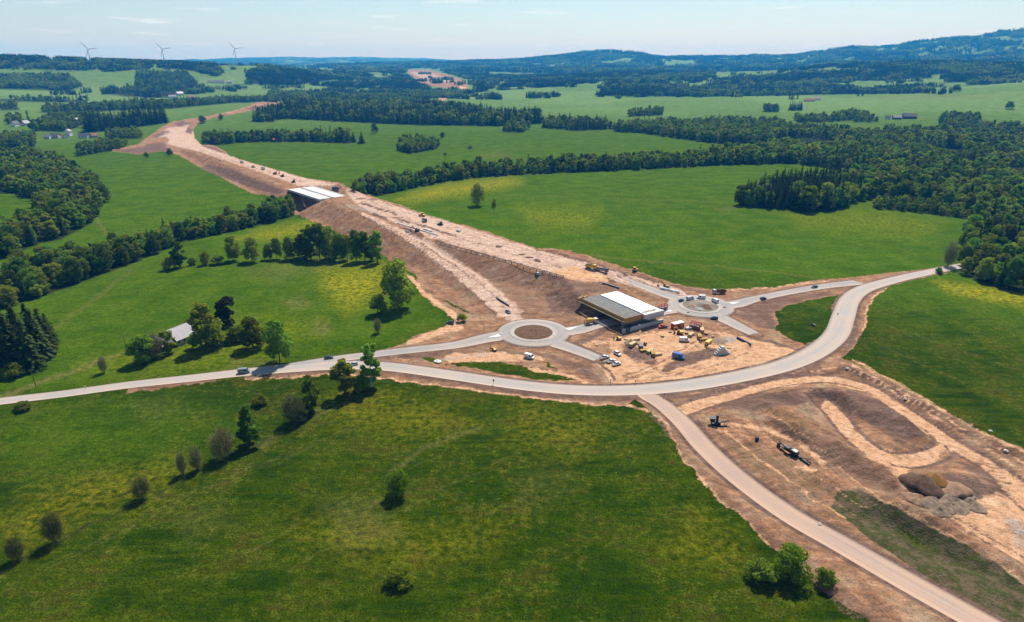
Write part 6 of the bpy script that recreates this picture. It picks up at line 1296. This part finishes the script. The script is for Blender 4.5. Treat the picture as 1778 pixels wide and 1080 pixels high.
for x, y, a_, n_, lab in [(1086, 590, .3, 3, 'small pallet pile right of the leftmost yellow excavator'), (1110, 598, 1.0, 2, 'small pallet pile above the formwork row'), (1150, 585, .2, 4, 'pallet pile in the open middle of the compound'), (1192, 580, .7, 5, 'pallet pile between excavator and white van'), (1238, 585, 1.1, 3, 'pallet pile right of the yellow formwork'), (1226, 581, .4, 5, 'tall pallet pile behind the yellow formwork'), (1212, 602, .5, 2, 'pallet pile below the yellow formwork'), (1164, 577, .9, 3, 'pallet pile left of the yellow excavator by the container'), (1266, 605, .2, 2, 'pallet pile right of the white blocks'), (1036, 600, .6, 2, 'pallet pile at the left corner of the compound')]: pallet(x, y, a_, lab, n_)
def spool(px, py, label):
    g, a = spot(px, py, ang=.8); t = thing('cable_drum', label, 'drum', g, a)
    for y0, y1, r in ((-.5, -.42, .8), (-.42, .42, .45), (.42, .5, .8)):
        o = MB().lathe([(r, y0), (r, y1)], 14).build('flange' if r > .5 else 'core', W_WD if r > .5 else M_STEEL, t, False, (0, 0, .82)); o.rotation_euler = (math.pi / 2, 0, 0)
spool(1216, 594, 'dark cable drum below the yellow formwork stacks'); spool(1226, 602, 'dark cable drum left of the white blocks'); spool(1120, 600, 'dark cable drum among the formwork stacks')
def blocks():
    g, a = spot(1253, 615, ang=.25); t = thing('concrete_block_stack', 'stepped pile of white concrete blocks on the compound', 'stack', g, a); drop(t)
    for r in range(5):
        for c in range(5 - r): MB().box(-3.6 + c * 1.45 + r * .72 + .04, -3.6 + (c + 1) * 1.45 + r * .72 - .04, -.8, .8, r * .75 + .01, r * .75 + .74).build('block', M_PALEC, t)
blocks()
def hut():
    g, a = spot(1176, 569, 1190, 566); t = thing('site_container', 'dark red site container with white roof by the bridge end', 'container', g, a); drop(t)
    MB().box(-3, 3, -1.25, 1.25, .1, 2.6).build('body', M_RED, t); MB().box(-3.15, 3.15, -1.4, 1.4, 2.61, 2.8).build('roof', M_WHITE, t); MB().box(1.2, 2.2, -1.29, -1.255, .15, 2.2).build('door', M_CONC, t); MB().box(-2.2, -.4, -1.29, -1.255, 1.1, 2.0).build('window', M_GLASS, t)
    for k in range(9): MB().box(-2.9 + k * .7, -2.75 + k * .7, 1.252, 1.30, .15, 2.55).build('rib', M_RED, t)
hut()
def frame_rack(px, py, ang, label, mat, sc=1.0):
    g, a = spot(px, py, ang=ang); t = thing('steel_frame', label, 'frame', g, a, None, sc); drop(t)
    for x in (-2, 0, 2):
        for y in (-.9, .9): MB().bar((x, y, 0), (x, y, 2.8), .2, .2).build('upright', mat, t)
    for y in (-.9, .9): MB().bar((-2.2, y, 2.7), (2.2, y, 2.7), .22, .25).build('beam', mat, t); MB().bar((-2.1, y, .3), (2.1, y, 2.5), .15, .15).build('brace', mat, t)
    for k in range(4): MB().box(-2, 2, -.8, .8, .3 + k * .35, .5 + k * .35).build('shelf_load', M_CONCD if k % 2 else mat, t)
frame_rack(1151, 539, .6, 'dark red steel frame beyond the white bridge deck', M_RED, 1.1); frame_rack(1207, 571, -.7, 'dark red steel rack on the compound right of the container', M_RED, 1.2)
def pipe(px, py, px2, py2, r, mat, label, name='pipe'):
    a = ground(px, py); b = ground(px2, py2); v = b - a; t = thing(name, label, 'pipe', a, math.atan2(v.y, v.x)); L = math.hypot(v.x, v.y); dz = v.z
    n = max(2, int(L / 4))
    for k in range(n): MB().tube((L * k / n + .03, 0, dz * k / n + r + .05), (L * (k + 1) / n - .03, 0, dz * (k + 1) / n + r + .05), r, r, 10).build('pipe_segment', mat, t, True)
pipe(1146, 502, 1180, 510, .75, M_WHITE, 'row of thick white pipe sections beside the excavator'); pipe(690, 388, 760, 409, .35, M_WHITE, 'long white drain pipe lying on the motorway'); pipe(735, 398, 750, 403, .5, M_WHITE, 'short thick white pipe on the motorway')
def beam(px, py, px2, py2, w, h, label):
    a = ground(px, py); b = ground(px2, py2); v = b - a; t = thing('steel_beam', label, 'beam', a, math.atan2(v.y, v.x)); L = math.hypot(v.x, v.y)
    MB().bar((0, 0, .05), (L, 0, .05 + v.z), w, .12).build('lower_flange', M_STEEL, t); MB().bar((0, 0, h / 2 + .05), (L, 0, h / 2 + .05 + v.z), .1, h - .2).build('web', M_STEEL, t); MB().bar((0, 0, h), (L, 0, h + v.z), w, .12).build('upper_flange', M_STEEL, t)
beam(1279, 587, 1304, 600, .7, 1.0, 'dark steel beam lying right of the grey gravel'); beam(1046, 493, 1075, 502, .7, 1.0, 'dark steel beam beside the white bridge deck'); beam(862, 518, 884, 532, .6, .8, 'dark steel beam at the foot of the ramp')
def heap(px, py, r, h, mat, label, seed, group=None):
    g = ground(px, py)
    if math.hypot(g.x - R2[0], g.y - R2[1]) < 9: g.z = BED + 0.75
    rng = np.random.default_rng(seed); n, m = 32, 13; ph = rng.uniform(0, 7, 4)
    F, T = np.meshgrid(np.linspace(0, 1, m), np.arange(n) * 2 * math.pi / n, indexing='ij')
    rr = r * F * (1 + .16 * np.sin(2 * T + ph[0]) + .10 * np.sin(3 * T + ph[1]) + .06 * np.sin(7 * T + ph[3])); X_ = rr * np.cos(T); Y_ = rr * np.sin(T)
    nz = fbm(X_ + seed * 13.0, Y_, r * .55, 4, seed) - .5; nz2 = fbm(X_ + seed * 13.0, Y_, .5, 2, seed + 3) - .5
    Z_ = h * ((1 - F) ** 1.05 * (1 + .5 * nz) + .22 * nz * (1 - F * F) + .10 * nz2 * (1 - F)) ; Z_[-1] = -.5
    vs = np.stack([X_, Y_, Z_], -1).reshape(-1, 3).tolist()
    fs = [(j * n + i, (j + 1) * n + i, (j + 1) * n + (i + 1) % n, j * n + (i + 1) % n) for j in range(m - 1) for i in range(n)]
    me = bpy.data.meshes.new('soil_heap'); me.from_pydata(vs, [], fs); me.materials.append(mat)
    for p in me.polygons: p.use_smooth = True
    return tag(link('soil_heap', me, None, (g.x, g.y, g.z - .1)), label, 'heap', group)
HP = [(1602, 838, 4.2, 3.0, M_SOILD, 'big dark heap at the left of the tipped soil'), (1622, 834, 3.2, 2.6, paint('rusty_soil', (0.17, 0.085, 0.025), .98, 0, .3, 1.2, .1), 'rust coloured heap behind the big dark heap'), (1655, 848, 3.6, 1.8, M_SOIL, 'brown heap right of the rust coloured heap'), (1596, 866, 3.2, 1.7, M_SOIL, 'brown heap at the left front of the tipped soil')]
HP += [(x, y, r, h, M_SOILG, 'grey brown heap in the front row of tipped soil') for x, y, r, h in [(1618, 872, 3.0, 1.8), (1640, 878, 3.0, 1.9), (1630, 888, 2.6, 1.5), (1656, 872, 2.8, 1.7), (1664, 882, 2.9, 1.8), (1682, 874, 2.8, 1.7), (1692, 880, 2.4, 1.3), (1645, 866, 2.6, 1.6), (1674, 862, 2.4, 1.3)]]
HP += [(1203, 533, 3.6, .6, M_SOILG, 'flat grey gravel heap on the left half of the farther roundabout island'), (1224, 534, 4.2, .6, M_SOILD, 'brown earth heap on the right half of the farther roundabout island'), (1214, 538, 2.2, .5, M_CONC, 'small grey stone heap at the front of the farther roundabout island')]
HP += [(1258, 534, 2.0, .5, M_SOILD, 'small dark soil heap on the right rim of the farther roundabout'), (1195, 543, 1.8, .5, M_SOILD, 'small dark soil heap on the lower left rim of the farther roundabout')]
for i, (x, y, r, h, m, lab) in enumerate(HP): heap(x, y, r * (1.25 if y > 800 else 1), h, m, lab, 500 + i, 'heaps of tipped soil' if 'front row' in lab else None)
for i, (x, y, r, h, lab) in enumerate([(865, 428, 3.2, .7, 'dark low heap farthest along the motorway surface'), (905, 442, 2.6, .6, 'dark low heap, left one of three on the motorway'), (917, 447, 3.0, .7, 'dark low heap, middle one of three on the motorway'), (932, 452, 3.0, .7, 'dark low heap, right one of three on the motorway'), (650, 346, 5.5, 1.4, 'long brown heap by the far bridge end'), (626, 345, 4.5, 1.2, 'brown heap nearest the far bridge'), (632, 367, 3.5, .9, 'dark heap on the greyish strip of the ramp top'), (690, 378, 5, .8, 'brown heap along the upper motorway')]): heap(x, y, r, h, M_SOIL if i > 3 else M_SOILD, lab, 530 + i)
heap(760, 627, 1.6, 1.0, M_WHITE, 'small white rubble pile below the link road', 550); heap(1248, 592, 4.0, .9, M_SOILG, 'flat grey gravel heap on the compound', 551); heap(1095, 594, 3.0, 1.2, M_SOILG, 'grey soil heap between timber stacks', 552)

# ------------------------------------------------------------------ houses, poles, signs, wind turbines
def house(px, py, px2, py2, L, Wd, wall_h, roof_h, wm, rm, label, name='house', windows=3, chimney=True):
    g, a = spot(px, py, px2, py2); t = thing(name, label, 'house', (g.x, g.y, g.z - .3), a); wh = wall_h + .3
    m = MB(); m.box(-L / 2, L / 2, -Wd / 2, Wd / 2, 0, wh)
    for s in (-1, 1): m.add([(s * L / 2, -Wd / 2, wh), (s * L / 2, Wd / 2, wh), (s * L / 2, 0, wh + roof_h)], [(0, 1, 2)])
    m.build('wall', wm, t); o = .55; k = roof_h / (Wd / 2); r = MB()
    for s in (-1, 1):
        e = (s * (Wd / 2 + o), wh - o * k); v = [(-L / 2 - o, e[0], e[1]), (L / 2 + o, e[0], e[1]), (L / 2 + o, 0, wh + roof_h), (-L / 2 - o, 0, wh + roof_h)]; r.add(v + [(x, y, z + .16) for x, y, z in v], [(0, 1, 2, 3), (4, 5, 6, 7), (0, 1, 5, 4), (1, 2, 6, 5), (3, 0, 4, 7)])
    ro = r.build('roof', rm, t)
    if chimney: MB().box(L * .18, L * .18 + .8, -.4 + Wd * .12, .4 + Wd * .12, wh + roof_h * .6, wh + roof_h + .9).build('chimney', M_CONCD, ro)
    for s in (-1, 1):
        for j in range(windows):
            x = -L / 2 + L * (j + .5) / windows; w = MB().box(x - .55, x + .55, s * (Wd / 2 + .02) - .03, s * (Wd / 2 + .02) + .03, wh * .42, wh * .82).build('window', M_GLASS, t)
            MB().box(x - .65, x + .65, s * (Wd / 2 + .05) - .05, s * (Wd / 2 + .05) + .05, wh * .37, wh * .415).build('sill', M_KERB, w)
    MB().box(L / 2 - .02, L / 2 + .05, -.5, .5, .1, 2.2).build('door', M_STEEL, t)
    return t
W_PL = paint('white_plaster', (0.66, 0.65, 0.62), .9, 0, .08, .6, .2); W_CR = paint('cream_plaster', (0.52, 0.47, 0.38), .9, 0, .1, .6, .2); W_WD = paint('dark_timber', (0.10, 0.07, 0.05), .9, 0, .25, 1, .2)
R_GREY = paint('grey_sheet_roof', (0.22, 0.205, 0.215), .55, 0, .12, .5, .4); R_DARK = paint('dark_slate_roof', (0.10, 0.09, 0.095), .8, 0, .2, .6, .3); R_RED = paint('red_tile_roof', (0.22, 0.085, 0.06), .85, 0, .25, .8, .2)
def farm():
    a = Vector(flat(290, 571, 7.0)); b = Vector(flat(326, 557, 7.0)); c = (a + b) / 2; ang = math.atan2((b - a).y, (b - a).x); L = (b - a).length; z = float(H(c.x, c.y)[0])
    print('farm', L, z)
    t = thing('farmhouse', 'farmhouse with light grey roof half hidden by garden trees', 'house', (c.x, c.y, z - .3), ang); Wd, wh, rh = 10.0, 3.4, 3.8
    m = MB(); m.box(-L / 2, L / 2, -Wd / 2, Wd / 2, 0, wh)
    for s in (-1, 1): m.add([(s * L / 2, -Wd / 2, wh), (s * L / 2, Wd / 2, wh), (s * L / 2, 0, wh + rh)], [(0, 1, 2)])
    m.build('wall', W_CR, t); r = MB()
    for s in (-1, 1):
        v = [(-L / 2 - .5, s * 5.7, wh - .53), (L / 2 + .5, s * 5.7, wh - .53), (L / 2 + .5, 0, wh + rh), (-L / 2 - .5, 0, wh + rh)]; r.add(v + [(x, y, q + .15) for x, y, q in v], [(0, 1, 2, 3), (4, 5, 6, 7), (0, 1, 5, 4), (1, 2, 6, 5), (3, 0, 4, 7)])
    ro = r.build('roof', R_GREY, t)
    for k in range(1, 12):
        x = -L / 2 - .5 + (L + 1) * k / 12; MB().bar((x, -5.7, wh - .36), (x, 0, wh + rh + .17), .06, .08).build('roof_seam', R_GREY, ro)
    d = MB().prism([(-L / 2 - 7, 0), (-L / 2 - 7, 2.8), (-L / 2 - .02, 2.8), (-L / 2 - .02, 0)], -4.5, 4.0).build('barn_wall', W_WD, t); m = MB()
    for s in (-1, 1): v = [(-L / 2 - 7.4, s * 5.0, 2.5), (-L / 2 - .55, s * 5.0, 2.5), (-L / 2 - .55, 0, 6.2), (-L / 2 - 7.4, 0, 6.2)]; m.add(v + [(x, y, q + .15) for x, y, q in v], [(0, 1, 2, 3), (4, 5, 6, 7), (0, 1, 5, 4), (3, 0, 4, 7)])
    x = m.build('barn_roof', R_DARK, t); x['label'] = 'darker roof of the lower barn end'
    for k in range(4): w = MB().box(-L / 2 + L * (k + .4) / 4 - .5, -L / 2 + L * (k + .4) / 4 + .5, -Wd / 2 - .05, -Wd / 2 + .02, 1.3, 2.6).build('window', M_GLASS, t); MB().box(-L / 2 + L * (k + .4) / 4 - .6, -L / 2 + L * (k + .4) / 4 + .6, -Wd / 2 - .1, -Wd / 2 - .01, 1.15, 1.28).build('sill', M_KERB, w)
    MB().box(L * .3, L * .3 + 1.0, -Wd / 2 - .05, -Wd / 2 + .02, .3, 2.4).build('door', W_WD, t)
farm()
house(543, 243, 560, 241, 13, 9, 5.5, 5, W_PL, R_GREY, 'white house with grey roof in the far tree belt'); house(563, 244, 580, 243, 10, 8, 3.5, 3.5, W_WD, R_RED, 'small red roofed house right of the white one in the far belt'); house(479, 246, 492, 245, 9, 7, 3.2, 3, W_WD, R_RED, 'little dark house at the left in the far belt', windows=2)
house(27, 219, 50, 215, 16, 9, 5, 5, W_PL, R_DARK, 'white gabled house at the left edge village'); house(45, 218, 60, 216, 14, 9, 5, 5, W_CR, R_GREY, 'cream house beside the pointed poplar')
house(97, 240, 112, 240, 14, 9, 5, 4, W_CR, R_DARK, 'dark roofed house left of the white tower house'); house(120, 236, 128, 234, 9, 8, 9, 3, W_PL, R_GREY, 'tall white house in the left village'); house(113, 240, 122, 241, 8, 7, 4, 3, W_PL, R_RED, 'small white house below the tall one', windows=2); house(147, 240, 165, 240, 18, 9, 4.5, 4, W_PL, R_DARK, 'long dark roofed house right of the tall white house'); house(134, 214, 140, 213, 9, 8, 7, 4, W_PL, R_GREY, 'white house among the trees above the left village')
house(1557, 207, 1570, 207, 16, 10, 4, 4.5, W_WD, R_GREY, 'left dark barn of the right-hand farm'); house(1578, 206, 1595, 206, 26, 13, 5, 6, W_WD, R_DARK, 'big dark barn of the right-hand farm')
house(1684, 222, 1700, 217, 16, 9, 4, 5, W_PL, R_GREY, 'pale house with grey roof in the right village'); house(1700, 218, 1712, 217, 15, 9, 4, 5, W_PL, R_DARK, 'dark roofed house behind the pale one in the right village'); house(1650, 224, 1660, 223, 9, 8, 5, 4, W_PL, R_DARK, 'white house left in the right village', windows=2)
house(375, 144, 400, 144, 60, 14, 5, 5, W_PL, R_DARK, 'long farm building on the far left hillside', chimney=False); house(398, 144, 410, 144, 22, 12, 5, 5, W_PL, R_GREY, 'short farm building right of the long one on the hillside', chimney=False)
house(312, 165, 322, 164, 24, 12, 6, 5, W_PL, R_GREY, 'white building in the far hamlet below the hill', chimney=False); house(300, 171, 310, 171, 22, 12, 7, 4, W_PL, R_GREY, 'white hall left in the far hamlet', chimney=False); house(331, 171, 345, 170, 22, 12, 5, 5, W_CR, R_RED, 'red roofed house right in the far hamlet', chimney=False)
house(1405, 176, 1425, 176, 30, 12, 4, 4, W_CR, R_RED, 'low red roofed barn on the wide right-hand field', chimney=False); house(1420, 174, 1430, 174, 14, 10, 5, 5, W_PL, R_GREY, 'white house behind the red roofed barn', chimney=False)

house(1714, 221, 1726, 220, 13, 9, 4, 4.5, W_PL, R_RED, 'red roofed house at the right end of the right village', windows=2); house(1672, 219, 1682, 217, 12, 8, 4, 4.5, W_CR, R_GREY, 'cream house between the trees of the right village', windows=2); house(1541, 207, 1550, 207, 9, 7, 3.5, 3.5, W_PL, R_DARK, 'small white house left of the right-hand farm', windows=2)
house(66, 219, 78, 218, 12, 8, 4.5, 4.5, W_PL, R_RED, 'red roofed house right of the pointed poplar', windows=2); house(84, 241, 92, 241, 10, 8, 4, 4, W_PL, R_GREY, 'small house at the left end of the lower left village', windows=2); house(163, 239, 172, 238, 10, 8, 4, 4, W_CR, R_RED, 'red roofed house at the right end of the lower left village', windows=2)
def pole(px, py, hpx, label):
    g = ground(px, py); h = px_height(g, hpx); t = thing('utility_pole', label, 'pole', g, .4); MB().tube((0, 0, -.5), (0, 0, h), .16, .11, 8).build('shaft', W_WD, t); MB().bar((-.9, 0, h - .4), (.9, 0, h - .4), .12, .14).build('crossarm', W_WD, t)
    for x in (-.8, 0, .8): MB().lathe([(.06, h - .33), (.09, h - .2), (.05, h - .1)], 6).build('insulator', M_CONC, t, False, (x, 0, 0))
pole(63, 673, 32, 'wooden pole in the meadow at the far left'); pole(221, 615, 32, 'wooden pole at the left corner of the farmhouse garden')
def sign(px, py, h, w, bh, mat, label, name='road_sign'):
    g = ground(px, py); t = thing(name, label, 'sign', g, -.1); MB().tube((0, 0, -.3), (0, 0, h), .06, .06, 6).build('post', M_STEEL, t); MB().box(-w / 2, w / 2, -.06, -.02, h - bh, h).build('panel', mat, t)
sign(493, 632, 2.8, .9, 2.2, paint('bright_yellow_panel', (0.75, 0.62, 0.02), .6, 0, .05, 2, .3), 'tall bright yellow banner beside the main road', 'banner')
sign(857, 668, 2.4, .6, .9, M_STEEL, 'dark sign on the main road verge below the nearer roundabout'); sign(1060, 667, 2.3, .7, .7, M_WHITE, 'white sign where the compound track meets the main road'); sign(1103, 668, 1.9, .5, .5, M_STEEL, 'small dark sign right of the compound track'); sign(149, 676, 1.6, .5, .5, M_WHITE, 'small white marker beside the main road at the left'); sign(1153, 690, 1.8, .5, .5, M_STEEL, 'dark marker at the top of the haul road'); sign(1454, 549, 1.8, .5, .9, M_STEEL, 'dark marker on the inside of the right-hand bend')
def stone(px, py, s, label, mat=None):
    g = ground(px, py); rng = np.random.default_rng(int(px)); m = MB(); m.lathe([(.2 * s, -.1), (.75 * s, 0), (.85 * s, .35 * s), (.55 * s, .7 * s), (.1 * s, .85 * s)], 7)
    m.v = [(x + rng.normal() * .1 * s, y + rng.normal() * .1 * s, z + rng.normal() * .05 * s) for x, y, z in m.v]
    tag(m.build('boulder', mat or M_PALEC, None, False, g), label, 'boulder')
stone(1471, 641, .9, 'pale boulder at the corner of the right-hand meadow'); stone(1572, 693, .8, 'pale boulder halfway down the right-hand meadow edge'); stone(1746, 784, .9, 'pale boulder at the lower right-hand meadow edge'); stone(1423, 911, .7, 'small pale boulder beside the haul road'); stone(1720, 749, .7, 'pale boulder inside the right-hand meadow'); stone(931, 594, .5, 'small pale stone on the earth island of the nearer roundabout')

M_TURB = paint('turbine_white', (0.62, 0.63, 0.64), .5, 0, .03, .1, .4)
def turbine(px, hub_y, lab, turn):
    d = 3600.0; az = math.atan((px - IW / 2) * CP / FPX); x, y = d * math.sin(az), d * math.cos(az); z = float(H(x, y)[0]); rx, ry, rz = ray(px, hub_y); hh = CAMZ + d * rz / math.hypot(rx, ry) - z
    print('turbine', z, hh)
    t = thing('wind_turbine', lab, 'wind turbine', (x, y, z), -az); MB().tube((0, 0, -3), (0, 0, hh), 2.5, 1.5, 14).build('tower', M_TURB, t, True)
    MB().box(-2, 2, -4, 8, hh - 1.5, hh + 3).build('nacelle', M_TURB, t); h = MB().lathe([(.3, -3), (2.2, -1.5), (2.2, 1.5)], 12).build('hub', M_TURB, t, True, (0, -5, hh + 1)); h.rotation_euler = (-math.pi / 2 + math.pi, 0, 0)
    R = 38
    for k in range(3):
        a = turn + 2 * math.pi * k / 3; u = Vector((math.cos(a), 0, math.sin(a))); v = Vector((-math.sin(a), 0, math.cos(a))); m = MB(); st = [(1.5, 1.6, 1.0), (9, 2.9, .8), (30, 1.9, .5), (R, .6, .2)]; vs = []
        for r_, w_, th in st: vs += [u * r_ - v * w_ * .4 + Vector((0, -th / 2, 0)), u * r_ + v * w_ * .6, u * r_ - v * w_ * .4 + Vector((0, th / 2, 0))]
        m.add(vs, [(i * 3 + j, i * 3 + (j + 1) % 3, i * 3 + 3 + (j + 1) % 3, i * 3 + 3 + j) for i in range(3) for j in range(3)] + [(0, 1, 2), (9, 10, 11)]); m.build('blade', M_TURB, t, False, (0, -5.4, hh + 1))
turbine(158, 86, 'white wind turbine on the far left hill, leftmost of three', math.radians(8)); turbine(286, 86, 'white wind turbine on the far left hill, middle of three', math.radians(10)); turbine(411, 85, 'white wind turbine on the bare hilltop, rightmost of three', math.radians(7))
